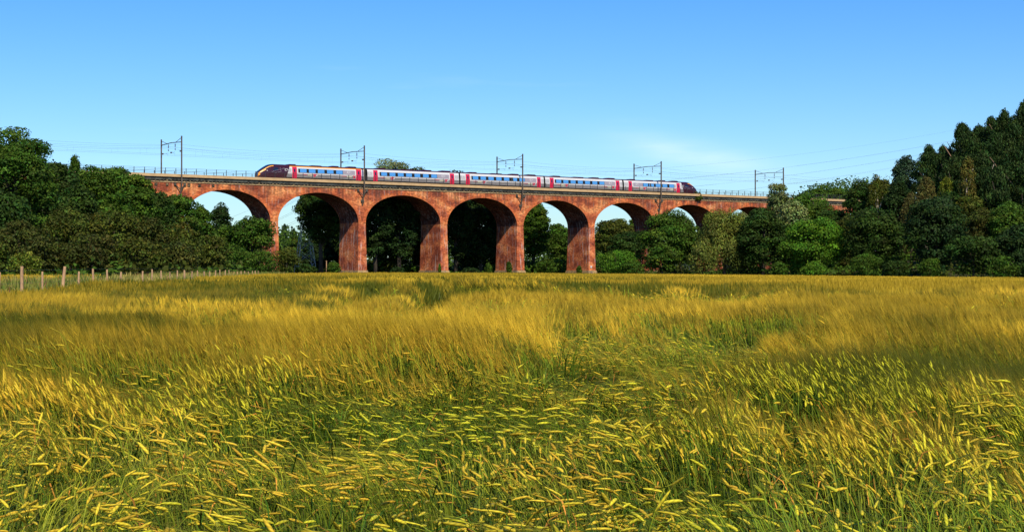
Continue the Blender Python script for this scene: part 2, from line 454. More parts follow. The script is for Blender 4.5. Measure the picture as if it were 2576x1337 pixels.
# ------------------------------------------------------------------ viaduct
def build_viaduct():
    root = empty('brick_viaduct', (OX, OY, ZB), VANG)
    tag(root, 'long red brick railway viaduct of tall round arches crossing the valley behind the field', 'viaduct')
    K = EYE - ZB                      # local z of the eye level
    n0, n1 = -1, 10
    HALF, RISE, ZS = 9.28, 6.0, 10.2 + K
    ZTOP = 17.3 + K
    NA = 28
    W1 = 8.0
    # ---- piers: battered shafts on a stone plinth
    for n in range(n0, n1 + 1):
        c = n * SPAN
        b = MB()
        zs = [0.55 + 0.55, 3.0, 6.0, ZS]
        rows = []
        for z in zs:
            t = (ZS - z) / ZS
            hx = SPAN / 2 - HALF + 0.17 * t; fy = 0.28 * t
            rows.append([(c - hx, -fy, z), (c + hx, -fy, z), (c + hx, W1 + fy, z), (c - hx, W1 + fy, z)])
        b.grid(rows, 0, close=True)
        p = b.build('pier', M['pier'], root)
        b = MB()
        for (e, za, zb_) in ((0.26, -0.9, 0.62), (0.20, 0.62, 0.86), (0.12, 0.86, 1.12)):
            hx = SPAN / 2 - HALF + 0.17 + e
            b.box(c - hx, c + hx, -0.28 - e, W1 + 0.28 + e, za, zb_)
        b.build('plinth', M['plinth'], p)
    # ---- arches: vault + ring of voussoirs, spandrels in front and behind
    front, back = MB(), MB()
    for n in range(n0, n1):
        c = (n + 0.5) * SPAN
        arc = [(c - HALF * math.cos(math.pi * k / NA), ZS + RISE * math.sin(math.pi * k / NA)) for k in range(NA + 1)]
        b = MB()
        b.grid([[(x, w, z) for (x, z) in arc] for w in (0.0, 2.0, 4.0, 6.0, W1)], 0)
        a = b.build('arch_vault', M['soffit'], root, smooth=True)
        # ring, standing 6 cm proud of the wall, with its own underside
        T = 0.66
        outer = [(c - (HALF + T) * math.cos(math.pi * k / NA), ZS + (RISE + T) * math.sin(math.pi * k / NA)) for k in range(NA + 1)]
        lim = SPAN / 2 - 0.02
        for wy, sg in ((-0.06, 1), (W1 + 0.06, -1)):
            b = MB()
            inn = [(x, wy, z) for (x, z) in arc]
            out = [(min(max(x, c - lim), c + lim), wy, z) for (x, z) in outer]
            wall = 0.02 if sg > 0 else W1 - 0.02
            o2 = [(x, wall, z) for (x, _, z) in out]
            i2 = [(x, wall, z - 0.004) for (x, _, z) in inn]
            b.grid([i2, inn, out, o2], 0)
            b.build('arch_ring', M['ring'], a)
        for mb, wy in ((front, 0.0), (back, W1)):
            xs = [c - SPAN / 2] + [p[0] for p in arc] + [c + SPAN / 2]
            zs = [ZS] + [p[1] for p in arc] + [ZS]
            for k in range(len(xs) - 1):
                zm0, zm1 = zs[k], zs[k + 1]
                # two storeys of quads so the masonry keeps some vertices
                mb.poly([(xs[k], wy, zm0), (xs[k + 1], wy, zm1), (xs[k + 1], wy, ZTOP), (xs[k], wy, ZTOP)])
    # abutments
    front.build('spandrel_wall', M['brick'], root)
    back.build('spandrel_wall', M['brick'], root)
    S0, S1 = n0 * SPAN - 0.9, n1 * SPAN + 0.9
    for s0, s1 in ((S0 - 24, n0 * SPAN - 0.95), (n1 * SPAN + 0.95, S1 + 24)):
        b = MB(); b.box(s0, s1, -0.05, W1 + 0.05, 0, ZTOP); b.build('abutment', M['brick'], root)
    S0 -= 24; S1 += 24
    # cornice: string course, corbel blocks, recessed sooty band, concrete beam, pale edge slab
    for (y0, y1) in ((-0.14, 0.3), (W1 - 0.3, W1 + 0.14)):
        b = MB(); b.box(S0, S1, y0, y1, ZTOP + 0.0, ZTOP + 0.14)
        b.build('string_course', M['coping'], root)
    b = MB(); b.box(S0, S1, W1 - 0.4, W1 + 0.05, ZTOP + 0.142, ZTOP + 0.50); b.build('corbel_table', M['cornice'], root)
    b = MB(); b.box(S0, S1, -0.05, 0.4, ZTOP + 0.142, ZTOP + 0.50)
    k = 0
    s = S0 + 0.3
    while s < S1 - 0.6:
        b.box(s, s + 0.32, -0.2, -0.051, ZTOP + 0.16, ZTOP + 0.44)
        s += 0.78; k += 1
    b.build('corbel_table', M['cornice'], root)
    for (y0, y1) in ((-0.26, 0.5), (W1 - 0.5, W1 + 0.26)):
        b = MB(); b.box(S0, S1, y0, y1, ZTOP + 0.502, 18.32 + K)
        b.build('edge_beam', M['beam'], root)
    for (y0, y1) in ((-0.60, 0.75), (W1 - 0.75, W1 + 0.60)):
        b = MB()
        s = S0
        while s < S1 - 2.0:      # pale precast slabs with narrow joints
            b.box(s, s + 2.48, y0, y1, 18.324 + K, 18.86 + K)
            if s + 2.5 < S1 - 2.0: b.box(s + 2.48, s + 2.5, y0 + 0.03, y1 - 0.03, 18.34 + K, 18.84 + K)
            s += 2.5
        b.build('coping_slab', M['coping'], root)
    # deck, ballast, rails
    b = MB(); b.box(S0, S1, 0.31, W1 - 0.31, ZTOP - 0.1, 17.75 + K); b.build('deck', M['beam'], root)
    b = MB(); b.box(S0, S1, 0.76, W1 - 0.76, 17.752 + K, 17.9 + K); b.build('ballast_bed', M['ballast'], root)
    b = MB()
    for c in (2.3, 5.7):
        for d in (-0.75, 0.75):
            b.box(S0, S1, c + d - 0.035, c + d + 0.035, 17.902 + K, 18.05 + K)
    b.build('running_rail', M['darksteel'], root)
    # railings: two runs with posts
    sp = 2.12
    first = None
    for y in (-0.35, W1 + 0.35):
        b = MB()
        for zz in (0.30, 0.60, 0.9, 1.16):
            b.box(S0, S1, y - 0.016, y + 0.016, 18.86 + K + zz - 0.02, 18.86 + K + zz + 0.02)
        rl = b.build('railing', M['darksteel'], root)
        s = -20.0 if y < 0 else -20.9
        for i in range(99):
            if first is None:
                p = MB(); p.box(-0.05, 0.05, -0.04, 0.04, 0, 1.19)
                p.box(-0.11, 0.11, -0.09, 0.09, 0, 0.03)
                o = first = p.build('railing_post', M['darksteel'], rl)
            else:
                o = first.copy(); COL.objects.link(o); o.parent = rl
            o.location = (s, y, 18.86 + K)
            s += sp
    # cast iron tie plates in the wall
    for s in (-4.9, -2.6, 1.9, 4.1, 7.0):
        b = MB()
        b.box(s - 0.28, s + 0.28, -0.10, 0.02, 16.55 + K, 17.1 + K)
        b.box(s - 0.10, s + 0.10, -0.20, -0.101, 16.7 + K, 16.95 + K)
        b.build('tie_plate', M['cornice'], root)
    b = MB(); b.box(5 * SPAN - 0.1 - 0.45, 5 * SPAN + 0.35 - 0.45, -0.33, -0.27, 1.7, 2.2)
    b.build('number_plate', M['white'], root)


build_viaduct()


# ------------------------------------------------------------------ catenary portals and wires
PORTAL_LABELS = [
    ('brown steel catenary portal on the viaduct left of the train, before its nose', 0),
    ('catenary portal rising behind and before the leading carriage, near its coupling', 2),
    ('catenary portal standing at the third carriage in the middle of the train', 4),
    ('catenary portal straddling the tail carriage of the train', 6),
    ('farthest catenary portal, right of the train, its near mast half hidden by a pale tree', 8),
]


def build_portals():
    K = EYE
    proto = None
    for lab, n in PORTAL_LABELS:
        x, y = F(n * SPAN, 0)
        root = empty('catenary_portal', (x, y, 0), VANG)
        tag(root, lab, 'catenary portal', 'catenary portals along the viaduct')
        if proto is None:
            proto = root
            b = MB()
            # near mast hangs outside the wall, cranked in to its bracket
            b.tube([(0, -1.0, 26.3 + K), (0, -1.0, 17.1 + K), (0, -0.12, 13.9 + K)], 0.155, 4)
            b.build('mast', M['steel'], root)
            for sx in (-1.0, 1.0):
                b = MB()
                b.tube([(sx, -0.05, 16.95 + K), (0, -0.62, 15.8 + K)], 0.11, 4)
                b.box(sx - 0.22, sx + 0.22, -0.3, 0.02, 16.7 + K, 17.15 + K)
                b.build('wall_bracket', M['beam'], root)
            b = MB(); b.box(-0.34, 0.34, -0.34, 0.02, 14.55 + K, 15.0 + K)
            b.build('wall_pad', M['beam'], root)
            b = MB(); b.tube([(0, 9.2, 26.3 + K), (0, 9.2, 17.5 + K)], 0.155, 4)
            b.box(-0.3, 0.3, 8.0, 9.4, 17.3 + K, 17.6 + K)
            b.build('mast', M['steel'], root)
            b = MB(); b.tube([(0, -1.0, 25.12 + K), (0, 4.1, 25.3 + K), (0, 9.2, 25.12 + K)], 0.10, 4)
            b.build('cross_beam', M['steel'], root)
            for (ya, yb) in ((-1.0, 1.9), (9.2, 6.3)):
                b = MB(); b.tube([(0, ya, 26.0 + K), (0, yb, 25.25 + K)], 0.05, 4)
                b.build('tie_rod', M['steel'], root)
            for yc in (2.3, 5.7):
                b = MB()
                b.tube([(0, yc, 25.2 + K), (0.05, yc, 24.9 + K)], 0.03, 4)
                for q in range(5):
                    b.tube([(0.05, yc, 24.9 + K - q * 0.11), (0.05, yc, 24.83 + K - q * 0.11)], 0.12, 6)
                b.tube([(0.05, yc, 24.4 + K), (0.05, yc, 24.05 + K)], 0.02, 4)
                for q in range(3):
                    b.tube([(0.05, yc, 24.05 + K - q * 0.11), (0.05, yc, 23.98 + K - q * 0.11)], 0.12, 6)
                b.build('hanging_insulator', M['insul'], root)
                b = MB()
                b.tube([(0, yc - 0.1, 23.35 + K), (0, yc + 0.9, 23.35 + K), (0.1, yc + 0.35, 22.9 + K)], 0.028, 4)
                b.tube([(0, yc + 0.9, 23.35 + K), (0, yc + 2.2, 23.35 + K)], 0.02, 4)
                b.build('registration_arm', M['darksteel'], root)
            for yc in (-0.45, 4.2, 8.5):
                b = MB(); b.box(-0.12, 0.12, yc - 0.22, yc + 0.22, 23.25 + K, 23.5 + K)
                b.build('post_insulator', M['insul'], root)
        else:
            for ch in proto.children:
                c = ch.copy(); COL.objects.link(c); c.parent = root


build_portals()


def sag_points(a, b, sag, n=14):
    a, b = Vector(a), Vector(b)
    return [a.lerp(b, k / n) - Vector((0, 0, 4 * sag * (k / n) * (1 - k / n))) for k in range(n + 1)]


def build_wires():
    K = EYE
    def P(s, w, z):
        x, y = F(s, w); return (x, y, z + K)
    for w, lab in ((2.3, 'overhead line of the near track strung between the portals above the train'),
                   (5.7, 'overhead line of the far track strung between the portals behind the train')):
        x, y = F(80, w)
        root = empty('overhead_line', (x, y, 22.9 + K))
        tag(root, lab, 'overhead line', 'overhead lines above the two tracks')
        cat, con, drop = MB(), MB(), MB()
        off = Vector((x, y, 22.9 + K))
        for n in (-2, 0, 2, 4, 6, 8):
            s0, s1 = n * SPAN, (n + 2) * SPAN
            cp = [Vector(p) - off for p in sag_points(P(s0, w, 24.3), P(s1, w, 24.3), 0.75)]
            wp = [Vector(p) - off for p in sag_points(P(s0, w, 22.9), P(s1, w, 22.9), 0.03, 2)]
            cat.tube(cp, 0.016, 4); con.tube(wp, 0.016, 4)
            for k in (2, 4, 7, 10, 12):
                a = cp[k]; drop.tube([a, Vector((a.x, a.y, 0.0))], 0.009, 4)
        cat.build('catenary_wire', M['wire'], root); con.build('contact_wire', M['wire'], root)
        drop.build('dropper', M['wire'], root)
    for w, z, lab in ((-1.0, 24.6, 'return wire tied to the near masts of the viaduct portals'),
                      (9.2, 25.0, 'earth wire tied to the rear masts of the viaduct portals')):
        b = MB()
        for n in (-2, 0, 2, 4, 6, 8):
            b.tube(sag_points(P(n * SPAN, w, z), P((n + 2) * SPAN, w, z), 0.55), 0.016, 4)
        o = b.build('overhead_wire', M['wire'])
        tag(o, lab, 'wire')


build_wires()


# ------------------------------------------------------------------ train
def build_train():
    s_mid = 76.0
    RAIL = 18.05
    x, y = F(s_mid, 2.3)
    root = empty('passenger_train', (x, y, RAIL + EYE), VANG)
    tag(root, 'five-carriage silver and crimson passenger train with maroon noses crossing the viaduct', 'train')
    # right half of the cross-section: (half width, height above rail)
    PROF = [(1.10, 0.62), (1.28, 0.95), (1.33, 1.2), (1.37, 1.9), (1.365, 2.2), (1.29, 2.96), (1.20, 3.30), (1.12, 3.46), (0.80, 3.66), (0.38, 3.75)]
    MATS = [M['under'], M['grey'], M['white'], M['silver'], M['maroon'], M['orange'], M['screen'], M['black']]
    #  band between profile k and k+1 -> slot
    BAND = [0, 0, 1, 2, 3, 2, 2, 4, 4]

    def ring(s, top=3.75, hw=1.37, zb=0.62):
        pts = []
        k = (top - zb) / (3.75 - zb)
        for (w, z) in PROF: pts.append((s, -w * hw / 1.37, zb + (z - zb) * k))
        for (w, z) in reversed(PROF): pts.append((s, w * hw / 1.37, zb + (z - zb) * k))
        return pts
    npf = len(PROF)

    def slot(k, stripe):
        if k == npf - 1: return 4
        if k == 2 * npf - 1: return 0
        kk = k if k < npf - 1 else 2 * npf - 2 - k
        if kk == 6 and stripe: return 5
        return BAND[kk]

    def side_w(z):
        for (w0, z0), (w1, z1) in zip(PROF, PROF[1:]):
            if z0 <= z <= z1: return w0 + (w1 - w0) * (z - z0) / (z1 - z0)
        return 0.5

    def panel(mb, s0, s1, z0, z1, lift, m=0, steps=4, slant=0.0):
        """a panel that follows the curved body side, with a little thickness"""
        rows = []
        zs = [z0 + (z1 - z0) * i / steps for i in range(steps + 1)]
        def line(l):
            return [[(s0 + slant * (z - z0), -(side_w(z) + l), z), (s1 + slant * (z - z0), -(side_w(z) + l), z)] for z in zs]
        f = line(lift)
        mb.grid(f, m)
        bk = line(0.0)
        mb.grid([[r[0] for r in bk], [r[0] for r in f]], m)
        mb.grid([[r[1] for r in f], [r[1] for r in bk]], m)
        mb.poly([f[-1][0], f[-1][1], bk[-1][1], bk[-1][0]], m)
        mb.poly([bk[0][0], bk[0][1], f[0][1], f[0][0]], m)

    CARS = [
        dict(a=17.43, b=41.75, nose=-1, cab=(24.3, 23.3), doors=((24.85, 25.9), (39.72, 40.95)), win=[26.6, 28.65, 30.72, 32.85, 35.0], ww=1.5, grey=(36.6, 39.4), stripe=True,
             marks=((29.9, 27.2), (39.2, 36.4)), logos=(23.6, 38.0)),
        dict(a=42.45, b=65.45, nose=0, doors=((43.88, 44.94), (63.1, 64.2)), win=[45.8, 47.85, 49.9, 51.95, 54.05, 56.2, 58.3], ww=1.42, grey=(59.9, 62.8), stripe=False,
             marks=((48.4, 45.6), (62.0, 59.2)), logos=(43.3, 61.4)),
        dict(a=65.85, b=88.5, nose=0, doors=((67.25, 68.3), (86.6, 87.6)), win=[69.1, 71.15, 73.25, 75.35, 77.45, 79.6, 81.7], ww=1.42, grey=(83.2, 86.3), stripe=False,
             marks=((72.0, 69.2), (85.6, 82.9)), logos=(66.7, 85.0)),
        dict(a=88.9, b=111.5, nose=0, doors=((90.2, 91.3), (109.5, 110.6)), win=[92.0, 94.05, 96.15, 98.25, 100.35, 102.5, 104.6], ww=1.42, grey=(106.1, 109.2), stripe=False,
             marks=((94.9, 92.1), (108.6, 105.8)), logos=(89.7, 107.9)),
        dict(a=111.95, b=135.35, nose=1, cab=(129.95, 130.8), doors=((113.35, 114.4), (128.35, 129.4)), win=[117.9, 119.72, 121.75, 123.9, 126.05], ww=1.46, grey=(114.9, 117.75), stripe=False,
             marks=((118.2, 115.4), (127.8, 125.0)), logos=(116.0, 130.1)),
    ]
    labels = ['leading carriage with orange roof stripe and sloping maroon nose', None, None, None, 'tail carriage with sloping maroon nose']
    # nose sections: distance from tip, roof height, half width, floor height
    NOSE = [(0.0, 1.35, 0.72, 0.8), (0.10, 1.95, 0.92, 0.66), (0.45, 2.28, 1.06, 0.62), (1.1, 2.66, 1.19, 0.62), (1.9, 3.12, 1.28, 0.62), (2.6, 3.46, 1.33, 0.62), (3.2, 3.66, 1.36, 0.62), (3.9, 3.75, 1.37, 0.62)]
    for ci, c in enumerate(CARS):
        a, b_, st = c['a'] - s_mid, c['b'] - s_mid, c['stripe']
        mb = MB()
        if c['nose'] == 0:
            mb.grid([ring(a), ring(b_)], lambda i, k: slot(k, st), close=True)
            mb.poly(list(reversed(ring(a))), 7); mb.poly(ring(b_), 7)
        else:
            tip = a if c['nose'] < 0 else b_
            sg = 1 if c['nose'] < 0 else -1
            rows = [ring(tip + sg * t, top, hw, zb) for (t, top, hw, zb) in [(q[0] * 0.84,) + q[1:] for q in NOSE]]
            # slanted colour change between maroon cab and silver body
            lo, hi = c['cab'][0] - s_mid, c['cab'][1] - s_mid
            # left nose: boundary leans back (lower edge nearer the tip); right nose mirrors it
            seam = []
            for (s, w, z) in ring(0):
                t = min(max((z - 0.62) / (3.3 - 0.62), 0), 1)
                seam.append(((hi + (lo - hi) * t) if sg > 0 else (hi - (hi - lo) * t), w, z))
            rows.append(seam)
            far = ring(b_ if sg > 0 else a)
            rows.append(far)
            nn = len(NOSE)

            def nm(i, k):
                if i >= nn: return slot(k, st)
                kk = k if k < npf - 1 else 2 * npf - 2 - k
                if k == 2 * npf - 1: return 0
                if i < 7:
                    if k == npf - 1 or kk >= 7: return 6
                    if (kk == 6 and (sg > 0 or i > 3)) or (kk == 5 and sg > 0 and i in (1, 2, 3)): return 5
                    if sg > 0 and i < 2 and kk in (4, 5): return 5
                if kk == 0: return 0
                return 4
            mb.grid(rows, nm, close=True)
            mb.poly(rows[0], 4); mb.poly(list(reversed(far)), 7)
        car = mb.build('carriage', MATS, root)
        if labels[ci]: car['label'] = labels[ci]
        # doors: crimson leaf with a dark light
        for d0, d1 in c['doors']:
            q = MB()
            panel(q, d0 - s_mid, d1 - s_mid, 1.02, 3.34, 0.035, 0)
            m_ = (d0 + d1) / 2 - s_mid
            panel(q, m_ - 0.17, m_ + 0.17, 2.25, 2.92, 0.05, 1)
            q.build('door', [M['crimson'], M['screen']], car)
            for e0, e1 in ((d0 - 0.2, d0 - 0.005), (d1 + 0.005, d1 + 0.2)):
                q = MB(); panel(q, e0 - s_mid, e1 - s_mid, 1.9, 3.28, 0.02, 0)
                q.build('door_surround', M['white'], car)
        w0, w1 = c['win'][0] - 0.35, c['win'][-1] + c['ww'] + 0.12
        q = MB(); panel(q, w0 - s_mid, w1 - s_mid, 2.16, 3.0, 0.015); q.build('window_band', M['black'], car)
        for wx in c['win']:
            q = MB(); panel(q, wx - s_mid, wx + c['ww'] - s_mid, 2.21, 2.95, 0.03, steps=1); q.build('window', M['glass'], car)
        q = MB(); panel(q, c['grey'][0] - s_mid, c['grey'][1] - s_mid, 2.16, 3.02, 0.02); q.build('side_panel', M['lilac'], car)
        # small livery marks under the windows: red and cream dashes, a crimson arrow mark with a white edge
        for m1, m0 in c['marks']:
            q = MB()
            panel(q, m0 - s_mid, m0 + 1.05 - s_mid, 1.74, 1.87, 0.012, 0, 1)
            panel(q, m0 + 1.2 - s_mid, m0 + 2.3 - s_mid, 1.64, 1.76, 0.012, 1, 1)
            e = m1 - s_mid
            panel(q, e - 0.25, e + 0.12, 1.42, 1.75, 0.014, 0, 1, slant=0.9)
            panel(q, e - 0.3, e + 0.55, 1.82, 1.97, 0.014, 0, 1)
            panel(q, e + 0.25, e + 0.65, 1.62, 1.78, 0.014, 2, 1, slant=0.8)
            q.build('livery_mark', [M['crimson'], mat('cream_paint', (0.75, 0.68, 0.40), 0.4), M['white']], car)
        for lx in c['logos']:
            q = MB(); e = lx - s_mid
            panel(q, e - 0.42, e + 0.30, 2.80, 2.87, 0.03, 0, 1)
            panel(q, e - 0.42, e - 0.32, 2.50, 2.80, 0.03, 0, 1)
            panel(q, e - 0.42, e + 0.1, 2.44, 2.51, 0.03, 0, 1)
            panel(q, e + 0.1, e + 0.48, 2.60, 2.67, 0.03, 0, 1)
            q.build('white_emblem', M['white'], car)
        # cab side window and pale outline on the maroon nose
        if c['nose']:
            tip = (a if c['nose'] < 0 else b_); sg = 1 if c['nose'] < 0 else -1
            q = MB()
            e = tip + sg * 3.75
            def nw(z): return -(side_w(z) + 0.02)
            q.poly([(e - 0.75 * sg, nw(2.45), 2.45), (e + 0.55 * sg, nw(2.45), 2.45), (e + 0.45 * sg, nw(3.05), 3.05), (e - 0.25 * sg, nw(3.1), 3.1)], 0)
            q.build('cab_window', M['screen'], car)
            q = MB()
            def pl(p0, p1): q.tube([(p0[0], nw(p0[1]) - 0.015, p0[1]), (p1[0], nw(p1[1]) - 0.015, p1[1])], 0.028, 4)
            ex = tip + sg * 3.6
            P4 = [(ex - 0.9 * sg, 2.2), (ex - 0.1 * sg, 1.95), (ex + 1.3 * sg, 2.25), (ex + 1.15 * sg, 2.65), (ex - 0.6 * sg, 2.3)]
            for i in range(len(P4) - 1): pl(P4[i], P4[i + 1])
            pl((ex + 1.2 * sg, 2.6), (ex + 1.05 * sg, 3.1)); pl((ex + 1.3 * sg, 2.7), (ex + 2.0 * sg, 3.0)); pl((ex + 2.0 * sg, 3.0), (ex + 1.9 * sg, 2.8))
            q.build('nose_outline_mark', M['lilac'], car)
            q = MB()
            for ww in (-0.62, 0.62):
                q.box(tip + sg * 0.12 - 0.1, tip + sg * 0.12 + 0.1, ww - 0.16, ww + 0.16, 1.72, 1.86)
            q.build('headlight', M['white'], car)
            q = MB()
            panel(q, min(tip + sg * 1.7, tip + sg * 1.95), max(tip + sg * 1.7, tip + sg * 1.95), 2.3, 2.42, 0.0, 0, 1)
            q.v = [(p[0], p[1] * 0.95, p[2]) for p in q.v]
            q.build('nose_badge', M['white'], car)
        # roof pods
        rng = random.Random(ci)
        for f0, f1, h in ((0.10, 0.22, 0.16), (0.36, 0.52, 0.10), (0.60, 0.72, 0.18), (0.80, 0.93, 0.20)):
            aa = a + (4.5 if c['nose'] < 0 else 0); bb = b_ - (4.5 if c['nose'] > 0 else 0)
            p0, p1 = aa + (bb - aa) * f0, aa + (bb - aa) * f1
            q = MB()
            q.grid([[(p0, -0.95, 3.5), (p0 + 0.5, -0.8, 3.72 + h), (p1 - 0.5, -0.8, 3.72 + h), (p1, -0.95, 3.5)],
                    [(p0, 0.95, 3.5), (p0 + 0.5, 0.8, 3.72 + h), (p1 - 0.5, 0.8, 3.72 + h), (p1, 0.95, 3.5)]], 0)
            q.poly([(p0, -0.95, 3.5), (p1, -0.95, 3.5), (p1 - 0.5, -0.8, 3.72 + h), (p0 + 0.5, -0.8, 3.72 + h)])
            q.build('roof_pod', M['maroon'], car)
        # bogies: frame with two axles
        for t in (0.17, 0.83):
            m_ = a + (b_ - a) * t
            q = MB()
            q.box(m_ - 1.9, m_ + 1.9, -1.15, -0.9, 0.42, 0.72); q.box(m_ - 1.9, m_ + 1.9, 0.9, 1.15, 0.42, 0.72)
            q.box(m_ - 0.3, m_ + 0.3, -0.9, 0.9, 0.45, 0.66)
            for ax in (-1.3, 1.3):
                for ww in (-0.75, 0.75):
                    q.tube([(m_ + ax, ww - 0.07, 0.42), (m_ + ax, ww + 0.07, 0.42)], 0.42, 16)
                q.tube([(m_ + ax, -0.75, 0.42), (m_ + ax, 0.75, 0.42)], 0.08, 8)
            q.build('bogie', M['under'], car)
        q = MB(); q.box(a + (b_ - a) * 0.28, a + (b_ - a) * 0.72, -1.2, 1.2, 0.3, 0.62); q.build('equipment_box', M['under'], car)
        if ci < 4:
            nx = CARS[ci + 1]['a'] - s_mid
            q = MB()
            for i in range(3):
                e0 = b_ + (nx - b_) * i / 3; e1 = b_ + (nx - b_) * (i + 0.8) / 3
                q.box(e0 + 0.005, e1, -0.85, 0.85, 0.9, 3.35)
            q.box(b_ + 0.004, nx - 0.004, -0.7, 0.7, 1.0, 3.2)
            q.build('gangway', M['black'], car)


build_train()


# ------------------------------------------------------------------ trees and shrubs
LEAF = np.array([[-0.5, 0, 0], [0.02, -0.5, 0.10], [0.5, 0, -0.04], [-0.02, 0.5, 0.10]])


def scatter_leaves(P, Nrm, size, aspect, colr, rng, up=None):
    """one bent diamond of a leaf spray at each point P facing Nrm"""
    n = len(P)
    Nrm = Nrm / (np.linalg.norm(Nrm, axis=1, keepdims=True) + 1e-9)
    a = rng.normal(size=(n, 3))
    if up is not None: a = a * 0.35 + up
    T = a - (a * Nrm).sum(1, keepdims=True) * Nrm
    T /= np.linalg.norm(T, axis=1, keepdims=True) + 1e-9
    B = np.cross(Nrm, T)
    s = size * rng.uniform(0.6, 1.35, n)[:, None]
    V = (P[:, None] + (LEAF[None, :, 0:1] * T[:, None] + LEAF[None, :, 1:2] * aspect * B[:, None]
                       + LEAF[None, :, 2:3] * Nrm[:, None]) * s[:, None])
    V = V.reshape(-1, 3)
    Q = np.arange(n * 4).reshape(n, 4)
    C = np.repeat(colr, 4, 0)
    return V, Q, C


def unit(rng, n):
    d = rng.normal(size=(n, 3)); return d / np.linalg.norm(d, axis=1, keepdims=True)


def crown_points(kind, H, R, D, c0, dens, rng):
    """lobes of a crown H high (from c0*H up to H), half-width R, half-depth D -> points, normals, lobe index"""
    P, N, I, up = [], [], [], None
    zb = c0 * H
    ch = H - zb
    if kind == 'pine':
        k = 0
        nl = int(36 + 12 * ch)
        for i in range(nl):
            t = rng.random() ** 0.85
            rr = R * (1.0 - t ** 3.2) * rng.uniform(0.55, 1.1) * (0.85 + 0.3 * math.sin(6 * t + 3 * R)) + 0.25
            a = rng.uniform(0, 2 * np.pi)
            d = rr * rng.uniform(0.30, 1.0)
            c = np.array([math.cos(a) * d, math.sin(a) * d * D / R, zb + ch * t * 0.95 - 0.12 * d])
            ls = (0.16 * R + 0.45) * rng.uniform(0.6, 1.3) * (1 - 0.35 * t)
            lr = np.array([1.0, 1.0, 0.95]) * ls
            n = int(dens * 46 * ls ** 2) + 14
            u = unit(rng, n)
            P.append(c + u * lr * rng.uniform(0.3, 1.1, n)[:, None] + np.array([0, 0, 0.25])); N.append(u * 0.8 + rng.normal(size=(n, 3)) * 0.5); I.append(np.full(n, k)); k += 1
        for z, q in ((0.93, 0.5), (0.97, 0.34), (1.0, 0.22)):
            n = 34
            u = unit(rng, n)
            P.append(np.array([0, 0, zb + ch * z - 0.4]) + u * np.array([q, q, 0.7])); N.append(u + rng.normal(size=(n, 3)) * 0.3); I.append(np.full(n, k)); k += 1
        n = int(dens * 26 * ch * R * 0.5)
        z = rng.random(n) ; a = rng.uniform(0, 2 * np.pi, n); q = R * 0.7 * (1 - z ** 1.6) * np.sqrt(rng.random(n))
        P.append(np.stack([np.cos(a) * q, np.sin(a) * q * D / R, zb + ch * z * 0.96], -1)); N.append(rng.normal(size=(n, 3))); I.append(rng.integers(0, k, n))
        up = np.array([0, 0, 1.3])
    else:
        cfg = dict(broad=(54, .28, .44, .82), clumpy=(40, .30, .42, .84), shrub=(46, .26, .44, .80), willow=(80, .22, .36, .84),
                   birch=(60, .24, .40, .78), poplar=(56, .24, .38, .80), dark=(62, .26, .40, .84))[kind]
        K, l0, l1, sh = cfg
        rmin = min(R, D, ch / 2)
        K = int(K * max(0.6, min(2.2, (R / rmin) * (ch / 2 / rmin))))
        cen = np.array([0, 0, zb + ch * 0.5]); rad = np.array([R, D, ch / 2])
        for k in range(K):
            u = unit(rng, 1)[0]
            if u[2] < -0.35 and rng.random() < 0.6 and kind != 'shrub': u[2] = -u[2]
            rr = sh * rng.uniform(0.5, 1.0) ** 0.6
            lr = rmin * rng.uniform(l0, l1)
            prof = 1.0
            if kind in ('birch', 'poplar'): prof = 1.0 - 0.45 * max(u[2], 0)
            if kind == 'shrub' and u[2] < 0: prof = 1.12
            c = cen + u * rad * rr * np.array([prof, prof, 1.0])
            c = np.minimum(c, cen + rad - lr * 0.55) if kind != 'poplar' else c
            c[2] = max(c[2], zb + lr * 0.35)
            sq = np.array([1.1, 1.1, 0.72]) * lr
            if kind == 'clumpy': sq = np.array([1.12, 1.12, 0.66]) * lr
            if kind == 'willow': sq = np.array([0.85, 0.85, 1.35]) * lr
            if kind == 'birch': sq = np.array([0.8, 0.8, 1.4]) * lr
            if kind == 'poplar': sq = np.array([0.7, 0.7, 1.3]) * lr
            n = int(dens * 62 * (lr ** 2)) + 26
            d = unit(rng, n); d[:, 2] = np.where((d[:, 2] < -0.1) & (rng.random(n) < 0.55), -d[:, 2], d[:, 2])
            P.append(c + d * sq * rng.uniform(0.62, 1.06, n)[:, None])
            N.append(d * 0.9 + rng.normal(size=(n, 3)) * 0.45 + np.array([0, 0, 0.25])); I.append(np.full(n, k))
        n = int(dens * 7.0 * R * D * ch ** 0.6)
        u = unit(rng, n)
        P.append(cen + u * rad * (0.82 * rng.random(n) ** 0.4)[:, None]); N.append(u + rng.normal(size=(n, 3)) * .8); I.append(rng.integers(0, K, n))
        # ragged sprays that break the outline
        n = int(26 * (R + ch / 2))
        u = unit(rng, n); u[:, 2] = np.abs(u[:, 2]) * 1.0
        P.append(cen + u * rad * rng.uniform(0.70, 0.90, n)[:, None]); N.append(u + rng.normal(size=(n, 3)) * .6); I.append(rng.integers(0, K, n))
        if kind in ('willow', 'birch'): up = np.array([0, 0, 1.0])
        if kind == 'poplar': up = np.array([0, 0, 1.2])
    return np.concatenate(P), np.concatenate(N), np.concatenate(I), up


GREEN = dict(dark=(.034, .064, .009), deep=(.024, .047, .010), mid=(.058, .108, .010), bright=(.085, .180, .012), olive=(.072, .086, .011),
             brown=(.058, .066, .011), pale=(.165, .205, .060), willow=(.150, .175, .028), tan=(.125, .110, .028), gold=(.140, .130, .026),
             pine=(.036, .066, .015), yellow=(.130, .160, .016), bluish=(.034, .066, .030))


